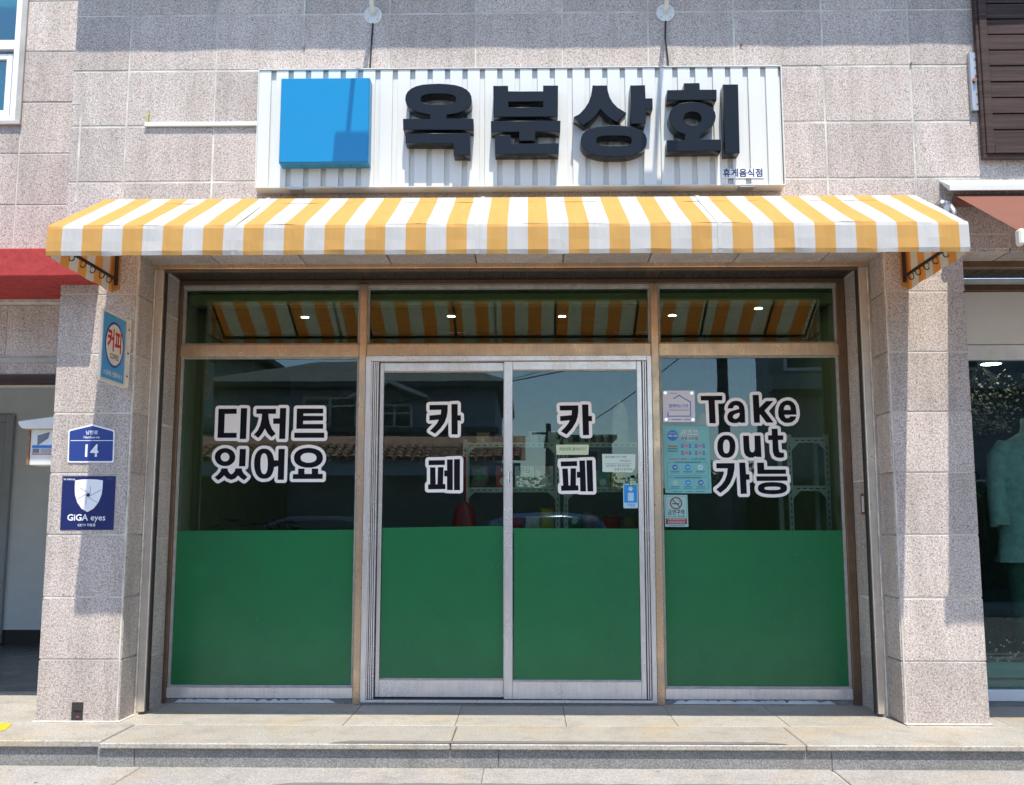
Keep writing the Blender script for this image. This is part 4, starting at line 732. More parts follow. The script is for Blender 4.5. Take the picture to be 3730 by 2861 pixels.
# ============================================================ PILLAR SIGNS
cf = thing('coffee_sign', 'blue projecting coffee sign lettered 커피 on the left pillar', 'sign', (-2.645, 0, 2.16))
def rrect(x0, x1, z0, z1, r, n=5):
    pts = []
    for cx, cz, a in ((x1-r, z1-r, 0), (x0+r, z1-r, 90), (x0+r, z0+r, 180), (x1-r, z0+r, 270)):
        for k in range(n+1):
            t = R(a+90*k/n); pts.append((cx+r*math.cos(t), cz+r*math.sin(t)))
    return pts
m = MB(); m.prism(rrect(-0.40, -0.012, 2.165, 2.625, 0.02), -2.652, -2.638, 'x'); m.build('board', 'cream', cf)
MB().box(-2.6375, -2.625, -0.030, -0.012, 2.165, 2.625).box(-2.655, -2.612, -0.012, -0.0015, 2.165, 2.625).build('mounting_flange', 'cream', cf, 0.002)
for z in (2.24, 2.395, 2.555): MB().tube([(-2.622, -0.011, z), (-2.622, -0.017, z)], 0.007, 8).build('flange_bolt', 'rust', cf)
XF = -2.6372
m = MB(); m.prism(rrect(-0.385, -0.035, 2.185, 2.608, 0.006), XF, XF+0.0006, 'x'); m.build('blue_print', 'coffee_blue', cf)
MB().disc((XF+0.0012, -0.205, 2.418), 0.150, 'x', 40).build('blue_ring', 'ring_blue', cf)
MB().disc((XF+0.0018, -0.205, 2.418), 0.134, 'x', 40).build('white_disc', 'cream', cf)
text('커피', 0.150, 'print_red', cf, (XF+0.0024, -0.205, 2.435), bold=0.035, rot=FACE_X, wide=0.84)
text('COFFEE', 0.048, 'print_black', cf, (XF+0.0024, -0.205, 2.338), bold=0.01, rot=FACE_X, wide=0.85)
text('X 담배는 안팔아요 X', 0.036, 'print_white', cf, (XF+0.0024, -0.21, 2.222), bold=0.02, rot=FACE_X, wide=0.95)

ad = thing('address_plate', 'blue house-shaped street number plate 14 on the left pillar', 'plate', (-2.84, 0, 1.667))
def flat(name, poly, y0, y1, mat, parent): return MB().prism(poly, y0, y1, 'y').build(name, mat, parent)
out = [(-2.992, 1.672), (-2.985, 1.666), (-2.692, 1.665), (-2.684, 1.672), (-2.688, 1.872), (-2.695, 1.882), (-2.838, 1.921), (-2.99, 1.884), (-2.997, 1.874)]
cx, cz = -2.839, 1.785
flat('plate_rim', out, -0.008, -0.001, 'print_white', ad)
flat('plate_face', [(cx+(x-cx)*0.945, cz+(z-cz)*0.915) for x, z in out], -0.0092, -0.008, 'addr_blue', ad)
MB().box(-2.978, -2.694, -0.0105, -0.0096, 1.809, 1.813).build('plate_line', 'print_white', ad)
text('남한로', 0.030, 'print_white', ad, (-2.839, -0.0105, 1.863), bold=0.012)
text('Namhan-ro', 0.023, 'print_white', ad, (-2.839, -0.0105, 1.833), bold=0.012, wide=1.0)
text('14', 0.115, 'print_white', ad, (-2.842, -0.0105, 1.740), bold=0.018, wide=0.95)

ge = thing('security_plate', 'navy square security camera notice with a white shield on the left pillar', 'plate', (-2.84, 0, 1.224))
flat('plate', [(-3.018, 1.224), (-2.666, 1.224), (-2.667, 1.576), (-3.021, 1.576)], -0.004, -0.001, 'navy', ge)
def bez(n=12):
    L = [(-0.092, 0.0), (-0.092, -0.05), (-0.088, -0.095), (-0.07, -0.145), (-0.04, -0.185), (0, -0.208)]
    return [(x, z) for x, z in L]+[(-x, z) for x, z in L[-2::-1]]+[(0.05, 0.006), (0, 0.008), (-0.05, 0.006)]
flat('shield', [(-2.843+x, 1.548+z) for x, z in bez()], -0.0052, -0.0045, 'print_white', ge)
hx = [(-2.843+0.012*math.cos(R(60*k)), 1.452+0.012*math.sin(R(60*k))) for k in range(6)]
flat('aperture', hx, -0.0062, -0.0055, 'navy', ge)
ln = MB()
for k in range(6):
    a = R(60*k); x0, z0 = hx[k]; dx, dz = math.cos(a+R(90)), math.sin(a+R(90)); L = (0.06, 0.075, 0.075, 0.065, 0.09, 0.09)[k]
    px, pz = -dz*0.0011, dx*0.0011
    ln.quad((x0-px, -0.0062, z0-pz), (x0+dx*L-px, -0.0062, z0+dz*L-pz), (x0+dx*L+px, -0.0062, z0+dz*L+pz), (x0+px, -0.0062, z0+pz))
ln.build('aperture_lines', 'navy', ge)
text('kt telecop', 0.019, 'print_white', ge, (-2.973, -0.0055, 1.556), bold=0.01)
text('1588-0112', 0.010, 'print_grey', ge, (-2.703, -0.0055, 1.558))
text('GiGA', 0.058, 'print_white', ge, (-2.906, -0.0055, 1.303), bold=0.022, wide=1.0)
text('eyes', 0.056, 'print_white', ge, (-2.770, -0.0055, 1.303), bold=0.004, wide=1.0)
text('CCTV 작동중', 0.021, 'print_white', ge, (-2.843, -0.0055, 1.254), bold=0.015)

# mailbox on the side of the left pillar
mb = thing('letter_box', 'small white letter box with stickers fixed beside the left pillar', 'letter box', (-3.25, 0.3, 1.66))
MB().box(-3.385, -3.118, 0.27, 0.42, 1.665, 1.915).build('box', 'white_dirty', mb, 0.004)
MB().box(-3.402, -3.386, 0.265, 0.42, 1.665, 1.91).build('rusty_edge', 'rust', mb, 0.002)
m = MB(); m.prism([(-3.455, 1.965), (-3.452, 1.945), (-3.425, 1.915), (-3.10, 1.915), (-3.10, 2.012)], 0.22, 0.43, 'y'); m.build('lid', 'white_dirty', mb, 0.004)
flat('torn_sticker', [(-3.335, 1.80), (-3.262, 1.85), (-3.252, 1.895), (-3.338, 1.87)], 0.2686, 0.2694, 'print_grey', mb)
MB().box(-3.37, -3.13, 0.2684, 0.2695, 1.783, 1.803).build('sticker_band', 'print_blue', mb)
MB().box(-3.37, -3.13, 0.2684, 0.2695, 1.738, 1.745).build('sticker_band', 'print_red', mb)
MB().box(-3.366, -3.32, 0.2684, 0.2695, 1.75, 1.779).build('sticker_photo', 'print_grey', mb)
m = MB()
for k in range(4): m.box(-3.31, -3.14, 0.2684, 0.2695, 1.752+k*0.0075, 1.7555+k*0.0075)
m.build('sticker_lines', 'print_grey', mb)

# ============================================================ BROWN SHUTTER + RETRACTABLE AWNING (upper right)
bs = thing('wooden_shutter', 'dark brown slatted shutter window high on the wall at the right', 'shutter', (3.8, 0, 3.7))
MB().box(3.128, 5.0, -0.055, -0.012, 3.705, 3.735).box(3.128, 3.150, -0.055, -0.012, 3.735, 5.4).build('outer_frame', 'brown_wood', bs, 0.003)
MB().box(3.150, 3.203, -0.068, -0.015, 3.736, 5.4).box(3.203, 5.0, -0.068, -0.015, 3.736, 3.790).build('inner_frame', 'brown_wood', bs, 0.004)
z = 3.79
while z < 5.3:
    slab(bs, 'brown_wood', 3.203, 5.0, -0.052, -0.02, z+0.005, z+0.110, 0.003, 'slat', 0.001); z += 0.1135
MB().box(3.2, 5.0, -0.03, -0.002, 3.74, 5.4).build('backing', 'slot', bs)
hg = MB().box(3.080, 3.128, -0.030, -0.001, 4.052, 4.468).box(3.080, 3.090, -0.045, -0.03, 4.052, 4.468).build('hinge_plate', 'steel', bs, 0.002)
MB().tube([(3.104, -0.03, 4.262), (3.104, -0.055, 4.262)], 0.014, 12).build('hinge_bolt', 'rust', hg)
b = MB()
for z in (4.10, 4.17, 4.30, 4.36, 4.42): b.tube([(3.120, -0.03, z), (3.120, -0.034, z)], 0.005, 8)
b.build('hinge_screw', 'rust', hg)

ra = thing('retractable_awning', 'brown retractable awning with white cassette over the clothing shop', 'awning', (4.5, 0, 3.3))
m = MB(); m.prism([(-0.16, 3.447), (-0.16, 3.484), (-0.145, 3.492), (-0.004, 3.57), (-0.004, 3.555), (-0.15, 3.445)], 2.845, 6.2, 'x'); m.build('cassette_lid', 'white_paint', ra, 0.002)
MB().tube([(2.90, -0.085, 3.40), (6.2, -0.085, 3.40)], 0.042, 14).build('roller', 'brown_fabric', ra)
m = MB()
for k in range(24):
    xa, xb = 2.895+k*0.13, 2.895+(k+1)*0.13
    m.quad((xa, -0.10, 3.435), (xb, -0.10, 3.435), (xb, -0.95, 2.935), (xa, -0.95, 2.935))
m.build('canopy', 'brown_fabric', ra)
MB().box(2.905, 6.1, -0.995, -0.95, 2.865, 2.935).build('front_bar', 'bronze_dark', ra, 0.004)
MB().box(2.868, 2.904, -1.0, -0.94, 2.845, 2.94).build('bar_end_cap', 'cream', ra, 0.01)
m = MB().box(2.790, 2.80, -0.14, -0.004, 3.27, 3.40).box(2.80, 2.86, -0.12, -0.05, 3.31, 3.39); m.build('end_bracket', 'steel', ra, 0.006)
MB().tube([(2.795, -0.10, 3.36), (2.795, -0.16, 3.36)], 0.022, 12).tube([(2.86, -0.10, 3.37), (2.875, -0.13, 3.31), (2.87, -0.14, 3.255)], 0.020, 10).build('gear_box', 'steel', ra, smooth=True)
pts = [(2.868+0.02*math.cos(t), -0.14, 3.225+0.03*math.sin(t)) for t in [2*math.pi*k/14 for k in range(15)]]
MB().tube(pts, 0.007, 8, False).build('crank_eye', 'white_paint', ra)
MB().tube([(3.60, -0.08, 3.33), (3.85, -0.50, 3.10), (3.60, -0.95, 2.93)], 0.02, 8).build('folding_arm', 'cream', ra)

# ============================================================ WINDOW LETTERING
def decal(label, keys, loc, y):
    t = thing('window_lettering', label, 'lettering', loc)
    for k in keys:
        o = shape('letter', GLYPHS[k][0], 'black_vinyl', t, y-0.0016)
        shape('outline', GLYPHS[k][1], 'white_vinyl', o, y-0.0008)
    return t
decal('black 디저트 lettering with white outline on the left window', ('di', 'jeo', 'teu'), (-1.85, GP, 1.85), GP)
decal('black 있어요 lettering with white outline below 디저트 on the left window', ('iss', 'eo', 'yo'), (-1.85, GP, 1.55), GP)
YL, YR = GF+0.026+0.014, GF-0.010+0.014
decal('upper black letter 카 with white outline on the left door', ('ka1',), (-0.56, YL, 1.9), YL)
decal('lower black letter 페 with white outline on the left door', ('pe1',), (-0.56, YL, 1.5), YL)
decal('upper black letter 카 with white outline on the right door', ('ka2',), (0.40, YR, 1.9), YR)
decal('lower black letter 페 with white outline on the right door', ('pe2',), (0.40, YR, 1.5), YR)
decal('black Take lettering with white outline on the right window', ('T', 'a', 'k', 'e'), (1.7, GP, 2.0), GP)
decal('black out lettering with white outline on the right window', ('o', 'u', 't'), (1.7, GP-0.0004, 1.75), GP-0.0004)
decal('black 가능 lettering with white outline on the right window', ('ga', 'neung'), (1.7, GP-0.0008, 1.48), GP-0.0008)

# ============================================================ STICKERS AND NOTES ON THE GLASS
def sheet(name, label, cat, poly, y, mat):
    cxx = sum(p[0] for p in poly)/len(poly); t = thing(name, label, cat, (cxx, y, min(p[1] for p in poly)))
    MB().prism(poly, y-0.0014, y-0.0006, 'y').build('sheet', mat, t)
    return t
def rect(x0, x1, z0, z1): return [(x0, z0), (x1, z0), (x1, z1), (x0, z1)]
def lines(parent, mat, y, rows_, name='print_lines'):
    m = MB()
    for x0, x1, z, h in rows_:
        x = x0
        while x < x1-0.002:                              # small unreadable print: broken dashes
            w = random.uniform(0.004, 0.010); m.quad((x, y, z), (min(x+w, x1), y, z), (min(x+w, x1), y, z+h), (x, y, z+h)); x += w+0.0022
    return m.build(name, mat, parent)
def pline(parent, mat, y, pts, w, name='print_line'):
    m = MB()
    for (xa, za), (xb, zb) in zip(pts, pts[1:]):
        d = Vector((xb-xa, zb-za)).normalized()*w/2
        m.quad((xa-d.x+d.y, y, za-d.y-d.x), (xb+d.x+d.y, y, zb+d.y-d.x), (xb+d.x-d.y, y, zb+d.y+d.x), (xa-d.x-d.y, y, za-d.y+d.x))
    return m.build(name, mat, parent)
Y = GP
t = thing('support_plaque', 'lilac acrylic plaque with a blue house outline and four round studs', 'plaque', (1.16, Y, 2.0))
MB().prism(rrect(1.043, 1.279, 2.001, 2.235, 0.004), Y-0.014, Y-0.010, 'y').build('plaque', 'lilac', t)
for x, z in ((1.063, 2.218), (1.258, 2.216), (1.066, 2.022), (1.262, 2.020)): MB().tube([(x, Y, z), (x, Y-0.018, z)], 0.0115, 16).build('stud', 'chrome', t)
y = Y-0.0152
pline(t, plain('plaque blue', (0.10, 0.25, 0.58), 0.5), y, [(1.125, 2.175), (1.165, 2.200), (1.246, 2.150), (1.246, 2.046), (1.080, 2.046), (1.080, 2.074)], 0.0075)
text('함께하는가게', 0.029, 'print_blue', t, (1.158, y-0.0005, 2.119), bold=0.008, wide=0.87)
text('Supporting', 0.0125, 'print_grey', t, (1.122, y, 2.216), bold=0.0)
lines(t, 'print_grey', y, [(1.09, 1.235, 2.088, 0.004), (1.105, 1.182, 2.019, 0.006), (1.20, 1.245, 2.019, 0.006)])
pline(t, 'print_blue', y, [(1.085, 2.098), (1.235, 2.098)], 0.0008)

t = sheet('mask_poster', 'teal paper notice about mandatory masks taped inside the right window', 'poster', [(1.052, 1.486), (1.388, 1.484), (1.378, 1.972), (1.041, 1.973)], Y, 'teal_paper')
y = Y-0.0018
MB().disc((1.113, y, 1.905), 0.039, 'y', 28).build('date_disc', 'print_blue', t)
text('미착용시', 0.018, 'pale_teal', t, (1.113, y-0.0005, 1.923), bold=0.012, wide=0.9)
text('과태료 10만원', 0.016, 'print_white', t, (1.113, y-0.0005, 1.902), bold=0.02, wide=0.72)
m = MB(); m.disc((1.236, y+0.0002, 1.908), 0.046, 'y', 30, 0.074); m.build('mask_drawing', 'pale_teal', t)
pline(t, 'pale_teal', y, [(1.300, 1.92), (1.335, 1.945), (1.350, 1.92), (1.335, 1.885), (1.29, 1.87)], 0.003)
text('마스크', 0.052, 'teal_dark', t, (1.243, y-0.0004, 1.9215), bold=0.04, wide=0.84)
text('마스크', 0.052, 'print_white', t, (1.241, y-0.0008, 1.9235), bold=0.012, wide=0.84)
text('착용 의무화', 0.030, plain('plum ink', (0.25, 0.08, 0.25), 0.6), t, (1.236, y-0.0005, 1.881), bold=0.02, wide=0.86)
for cx, cz in ((1.21, 1.83), (1.31, 1.83), (1.21, 1.778), (1.31, 1.778)):
    MB().box(cx-0.014, cx+0.014, y-0.0004, y, cz-0.010, cz+0.010).build('red_tag', plain('rose ink', (0.55, 0.22, 0.28), 0.6), t)
    p = MB()
    for s in (-1, 1):
        p.disc((cx+s*0.028, y, cz+0.007), 0.0075, 'y', 14); p.disc((cx+s*0.028, y, cz-0.009), 0.006, 'y', 14, 0.011)
    p.build('figure_pictogram', 'print_blue', t)
lines(t, 'print_red', y, [(1.075, 1.148, 1.822, 0.010)]); lines(t, 'teal_dark', y, [(1.075, 1.148, 1.804, 0.010), (1.078, 1.148, 1.786, 0.010)])
text('음식점·카페 내 생활방역!', 0.0185, plain('magenta ink', (0.40, 0.10, 0.32), 0.6), t, (1.149, y, 1.731), bold=0.02, wide=0.72)
text('우리 함께 실천해요', 0.0185, 'teal_dark', t, (1.297, y, 1.731), bold=0.02, wide=0.76)
for z0, z1 in ((1.611, 1.709), (1.515, 1.597)):
    a = rrect(1.070, 1.366, z0, z1, 0.006, 3); pline(t, 'teal_dark', y, a+[a[0]], 0.0022)
    MB().box(1.115, 1.32, y-0.0008, y-0.0003, z1-0.008, z1+0.006).build('heading_gap', 'teal_paper', t)
    lines(t, 'teal_dark', y-0.0010, [(1.12, 1.315, z1-0.005, 0.010)])
    for k, cx in enumerate((1.126, 1.218, 1.310)):
        MB().disc((cx, y, z1-0.036), 0.0205, 'y', 22).build('icon', ('print_blue', 'sticker_blue', 'sticker_pale')[k] if z0 > 1.6 else ('pale_teal', 'sticker_blue', 'print_blue')[k], t)
        MB().disc((cx+0.002, y-0.0005, z1-0.036), 0.007, 'y', 12, 0.012).build('icon_mark', 'pale_teal', t)
        lines(t, 'teal_dark', y, [(cx-0.032, cx+0.032, z1-0.069, 0.007), (cx-0.03, cx+0.03, z1-0.078, 0.004)])
lines(t, 'teal_dark', y, [(1.11, 1.18, 1.494, 0.006), (1.20, 1.25, 1.494, 0.006), (1.27, 1.335, 1.494, 0.006)])

t = sheet('no_smoking_notice', 'pale no smoking notice with a red circle below the mask poster', 'notice', [(1.046, 1.243), (1.214, 1.243), (1.211, 1.473), (1.041, 1.474)], Y, 'pale_teal')
a = rrect(1.053, 1.203, 1.262, 1.464, 0.005, 3); pline(t, 'teal_dark', y, a+[a[0]], 0.002)
MB().ring((1.128, y-0.0004, 1.413), 0.036, 0.0445, 'y', 32).build('red_ring', 'red_dimmed', t)
pline(t, 'red_dimmed', y-0.0008, [(1.101, 1.440), (1.155, 1.386)], 0.007)
m = MB().box(1.098, 1.150, y-0.0003, y, 1.405, 1.412); m.build('cigarette', 'print_black', t)
pline(t, 'teal_dark', y-0.0002, [(1.152, 1.415), (1.158, 1.425), (1.148, 1.432), (1.152, 1.442), (1.142, 1.446)], 0.003)
text('금연구역', 0.040, 'print_black', t, (1.128, y, 1.345), bold=0.018, wide=0.84)
text('No Smoking · 禁止吸烟', 0.0145, 'print_black', t, (1.128, y, 1.317), bold=0.012, wide=0.85)
MB().box(1.053, 1.204, y-0.0004, y-0.0001, 1.264, 1.303).build('red_band', 'red_dimmed', t)
lines(t, plain('pink print', (0.7, 0.5, 0.5), 0.6), y-0.0008, [(1.066, 1.192, 1.293, 0.005), (1.066, 1.192, 1.281, 0.005), (1.066, 1.192, 1.269, 0.006)])
lines(t, 'teal_dark', y, [(1.07, 1.19, 1.249, 0.006)])

Y = YR; y = Y-0.0018
t = sheet('paper_note', 'pale green handwritten note 옥분상회 열어수다 between the letters on the right door', 'note', [(0.263, 1.762), (0.494, 1.762), (0.499, 1.836), (0.260, 1.836)], Y, 'note_green')
text('옥분상회 열어수다♡', 0.029, 'print_black', t, (0.381, y, 1.802), wide=0.82)
t = sheet('paper_note', 'larger white handwritten note with two ruled parts on the right door', 'note', [(0.595, 1.638), (0.808, 1.634), (0.832, 1.665), (0.836, 1.766), (0.594, 1.768)], Y, 'note_white')
text('들어오실때 "마스크 착용"', 0.020, 'print_black', t, (0.695, y, 1.745), wide=0.75)
text('부탁드립니다', 0.018, 'print_black', t, (0.762, y, 1.716), wide=0.8)
pline(t, 'print_black', y, [(0.617, 1.697), (0.810, 1.696)], 0.0016)
text('입구 혼잡시는 "명부 먼저" 앞에', 0.018, 'print_black', t, (0.706, y, 1.681), wide=0.74)
text('명부를 쓰고 앉아주세요!', 0.018, 'print_black', t, (0.748, y, 1.655), wide=0.74)
t = sheet('green_sticker', 'tiny green sticker at the edge of the right door above the blue sticker', 'sticker', rrect(0.787, 0.843, 1.536, 1.594, 0.005), Y-0.0008, 'sticker_green')
for k, s in enumerate(('여기', '밀어요', '들어와요')): text(s, 0.0165, 'print_white', t, (0.793, y-0.0008, 1.581-k*0.0165), 'LEFT', bold=0.02, wide=0.9)
t = sheet('blue_sticker', 'blue member shop sticker 가맹점 near the edge of the right door', 'sticker', rrect(0.743, 0.848, 1.376, 1.551, 0.008), Y, 'sticker_pale')
MB().box(0.749, 0.842, y-0.0003, y, 1.416, 1.545).build('blue_field', 'sticker_blue', t)
MB().prism(rrect(0.776, 0.818, 1.428, 1.488, 0.003), y-0.0009, y-0.0004, 'y').build('card_mark', 'sticker_pale', t)
MB().disc((0.796, y-0.0006, 1.515), 0.016, 'y', 20).build('round_mark', 'sticker_pale', t)
text('가맹점', 0.026, 'print_blue', t, (0.796, y, 1.396), bold=0.005, wide=0.85)

# ============================================================ INSIDE THE SHOP
for i, (x, yy) in enumerate(((-1.813, 1.648), (-0.584, 1.632), (0.341, 1.649), (1.257, 1.628), (1.91, 1.363))):
    t = thing('downlight', ('leftmost', 'second from left', 'middle', 'second from right', 'rightmost')[i]+' round ceiling downlight seen through the transom glass', 'downlight', (x, yy, 2.98), 'ceiling downlights inside the shop')
    m = MB(); m.ring((x, yy, 2.983), 0.030, 0.040, 'z', 24); m.build('rim', 'white_frame', t)
    MB().disc((x, yy, 2.982), 0.030, 'z', 24).build('lens', 'lamp_on', t)
def post(m, x, y, z0, z1, w=0.034):
    m.box(x, x+w, y, y+0.003, z0, z1); m.box(x, x+0.003, y+0.003, y+w, z0, z1)
def rack(label, x0, x1, y0, y1, zs):
    t = thing('slotted_rack', label, 'rack', ((x0+x1)/2, y0, 0.012))
    top_ = zs[-1]+0.04
    for x in (x0, x1-0.034):
        for yy in (y0, y1-0.034):
            m = MB(); post(m, x, yy, 0.013, top_); p = m.build('post', 'rack', t)
            if yy == y0:
                m = MB(); z = 0.10
                while z < top_-0.05: m.box(x+0.013, x+0.020, yy-0.0008, yy-0.0002, z, z+0.028); z += 0.05
                m.build('post_slots', 'slot', p)
    for z in zs:
        s = MB().box(x0+0.004, x1-0.004, y0+0.004, y1-0.004, z, z+0.012).box(x0, x1, y0-0.002, y0+0.002, z-0.025, z+0.015).build('shelf', 'rack', t)
        m = MB(); x = x0+0.06
        while x < x1-0.06: m.box(x, x+0.03, y0-0.0030, y0-0.0022, z-0.010, z-0.003); x += 0.05
        m.build('shelf_slots', 'slot', s)
        if z > 0.5:
            g = MB()
            for sx in (0, 1):
                xx = x0+0.034 if sx == 0 else x1-0.034; d = 1 if sx == 0 else -1
                g.add([(xx, y0-0.001, z-0.025), (xx+d*0.06, y0-0.001, z-0.025), (xx, y0-0.001, z-0.085)], [(0, 1, 2)])
            g.build('gusset', 'rack', s)
    return t
rack('pale slotted rack behind the door glass at the left', -0.475, 0.312, 1.60, 1.95, (0.35, 0.78, 1.215, 1.545, 1.91))
rack('pale slotted rack behind the right door with noodle packets', 0.345, 1.13, 1.60, 1.95, (0.35, 0.78, 1.215, 1.545, 1.91))
rack('pale slotted rack behind the right window beside the wall', 2.112, 2.44, 1.40, 1.75, (0.35, 0.78, 1.16, 1.549, 1.93))
def box_thing(label, x0, x1, y0, y1, z0, z1, mat, face=None, txt=None, cat='box', name='carton'):
    t = thing(name, label, cat, ((x0+x1)/2, (y0+y1)/2, z0))
    b = MB().box(x0, x1, y0, y1, z0, z1).build('body', mat, t, 0.003)
    if face: MB().disc(((x0+x1)/2, y0-0.001, z0+(z1-z0)*0.3), (z1-z0)*0.2, 'y', 16).build('print_disc', face, t)
    if txt: text(txt[0], txt[2], txt[1], t, ((x0+x1)/2, y0-0.0012, z0+(z1-z0)*0.80), bold=0.02, wide=0.95)
    return t
zs = 1.5575
box_thing('red coffee carton on the middle rack shelf behind the doors', -0.21, -0.075, 1.62, 1.80, zs, 1.735, 'red_pack', 'white_pack', ('Ma', 'print_white', 0.045))
box_thing('white carton lettered 맥심 on the middle rack shelf', -0.053, 0.103, 1.62, 1.80, zs, 1.735, 'white_pack', 'silver_pack', ('맥심', 'print_grey', 0.055))
box_thing('grey carton with red lettering 맥심 on the middle rack shelf', 0.109, 0.262, 1.62, 1.80, zs, 1.735, 'silver_pack', 'white_pack', ('맥심', 'print_red', 0.055))
box_thing('green carton on the shelf below the white note', 0.60, 0.725, 1.62, 1.80, zs, 1.70, 'green_pack', 'white_pack')
box_thing('yellow carton on the shelf below the white note', 0.73, 0.84, 1.62, 1.80, zs, 1.70, 'yellow_pack', 'green_pack')
zt = 1.9225
box_thing('cardboard box on top of the left rack', -0.37, -0.26, 1.64, 1.80, zt, 2.01, 'kraft', 'white_pack')
box_thing('dark box on top of the left rack beside the cardboard box', -0.25, -0.19, 1.64, 1.80, zt, 2.02, 'dark_cloth')
box_thing('cardboard box on top of the rack right of the door stile', -0.04, 0.07, 1.64, 1.80, zt, 1.975, 'kraft')
box_thing('cardboard box on top of the rack below the letter 카', 0.335, 0.42, 1.64, 1.80, zt, 1.995, 'kraft')
for i, x in enumerate((0.50, 0.565, 0.63, 0.695)):
    t = thing('glass_jar', ('first', 'second', 'third', 'fourth')[i]+' small jar in the row on top of the right rack', 'jar', (x, 1.68, zt), 'jars on top of the rack')
    MB().tube([(x, 1.68, zt), (x, 1.68, zt+0.055)], 0.026, 12).build('jar_body', 'silver_pack', t); MB().tube([(x, 1.68, zt+0.0555), (x, 1.68, zt+0.070)], 0.025, 12).build('lid', 'white_pack', t)
for i, x in enumerate((0.10, 0.26)):
    t = thing('mug', ('left', 'right')[i]+' pale mug on top of the rack behind the right door', 'mug', (x, 1.70, zt), 'mugs on top of the rack')
    MB().tube([(x, 1.70, zt), (x, 1.70, zt+0.10)], 0.042, 16).build('mug_body', 'white_pack', t)
    MB().tube([(x+0.042+0.028*math.sin(a), 1.70, zt+0.05+0.03*math.cos(a)) for a in [math.pi*k/8 for k in range(9)]], 0.006, 6).build('handle', 'white_pack', t)
t = thing('bottle', 'pale rounded bottle on top of the rack at the right of the door', 'bottle', (0.82, 1.72, zt))
MB().tube([(0.82, 1.72, zt+z) for z in (0, 0.02, 0.10, 0.22, 0.30, 0.345, 0.36)], [0.06, 0.068, 0.07, 0.066, 0.05, 0.02, 0.008], 18).build('bottle_body', 'white_pack', t, smooth=True)
def bag(label, x, z, w, h, mat, y=1.68, mat2=None):
    t = thing('snack_bag', label, 'bag', (x, y, z)); m = MB(); rings = []
    for k in range(9):
        u = k/8; d = 0.045*math.sin(math.pi*min(1, max(0, u)))**0.6+0.003; ww = w/2*(1-0.10*math.sin(math.pi*u))
        rings.append([(x+ww*math.cos(a)+random.uniform(-.003, .003), y+d*math.sin(a), z+h*u) for a in [2*math.pi*q/14 for q in range(14)]])
    m.loft(rings); m.build('packet', mat, t, smooth=True)
    if mat2: MB().disc((x, y-0.055, z+h*0.5), h*0.2, 'y', 16).build('print_disc', mat2, t)
zb = 1.2275
bag('yellow snack bag on the low rack shelf behind the right door', 0.21, zb, 0.115, 0.165, 'yellow_pack')
bag('white noodle packet stack on the low shelf left of the yellow bag', 0.09, zb, 0.13, 0.10, 'white_pack')
bag('reddish packet at the left end of the low shelf', -0.03, zb, 0.10, 0.09, 'red_pack')
bag('silver packet low behind the left door', -0.20, zb, 0.14, 0.06, 'silver_pack')
bag('green and white snack bag low behind the right door', 0.43, zb, 0.13, 0.12, 'green_pack', mat2='white_pack')
bag('large pale snack bag with red print low behind the right door', 0.575, zb, 0.15, 0.14, 'silver_pack', mat2='red_pack')
bag('dark red snack bag at the right end of the low shelf', 0.74, zb, 0.14, 0.10, 'red_pack')
bag('brown snack bag at the far right of the low shelf', 0.89, zb, 0.13, 0.10, 'kraft')
bag('clear bag with green print on the shelf at the left of the red carton', -0.34, zs, 0.17, 0.19, 'silver_pack', mat2='green_pack')
t = thing('dustpan', 'red long-handled dustpan standing left of the rack behind the door', 'dustpan', (-0.47, 1.45, 0.9))
m = MB(); m.loft([[(-0.455+w*math.cos(a), 1.47+0.03*math.sin(a), z) for a in [2*math.pi*k/16 for k in range(16)]] for z, w in ((1.02, 0.095), (1.15, 0.10), (1.30, 0.09), (1.38, 0.075), (1.43, 0.035), (1.44, 0.012))]); m.build('pan', 'red_plastic', t, smooth=True)
MB().tube([(-0.452, 1.47, 1.44), (-0.455, 1.47, 1.80)], 0.012, 8).build('handle', 'red_plastic', t)
t = thing('pendant_lamp', 'small orange pendant lamp shade seen beside the letter T', 'lamp', (1.66, 2.5, 2.15))
MB().loft([[(1.67+r*math.cos(a), 2.5+r*math.sin(a), z) for a in [2*math.pi*k/20 for k in range(20)]] for z, r in ((2.15, 0.10), (2.26, 0.055))], False).build('lamp_shade', 'shade', t)
MB().tube([(1.67, 2.5, 2.26), (1.67, 2.5, 2.98)], 0.004, 6).build('cord', 'rubber', t)
t = thing('shop_counter', 'dark counter standing deep inside the shop', 'counter', (-1.3, 3.2, 0))
MB().box(-2.2, -0.7, 3.0, 3.5, 0.012, 1.05).build('counter_body', 'dark_cloth', t, 0.01); MB().box(-2.25, -0.65, 2.95, 3.55, 1.051, 1.09).build('counter_top', 'wood', t, 0.006)
t = thing('potted_plant', 'dark leafy plant low inside the left window', 'plant', (-2.05, 1.25, 0.012))
MB().tube([(-2.05, 1.3, 0.013), (-2.05, 1.3, 0.32)], [0.13, 0.17], 16).build('pot', 'kraft', t)
MB().tube([(-2.05, 1.3, 0.32), (-2.04, 1.3, 1.0)], [0.02, 0.012], 8).build('stem', 'wood', t)
m = MB()
for k in range(130):
    a, b, r = random.uniform(0, 6.28), random.uniform(-0.6, 1.2), random.uniform(0.1, 0.34)
    c = Vector((-2.05+r*math.cos(a), 1.3+0.8*r*math.sin(a), 1.02+0.30*math.sin(b)))
    d = Vector((math.cos(a), math.sin(a), random.uniform(-0.5, 0.3)))*0.11; s = Vector((-d.y, d.x, random.uniform(-0.03, 0.03)))*0.22
    m.add([c, c+d*0.5+s, c+d, c+d*0.5-s], [(0, 1, 2, 3)])
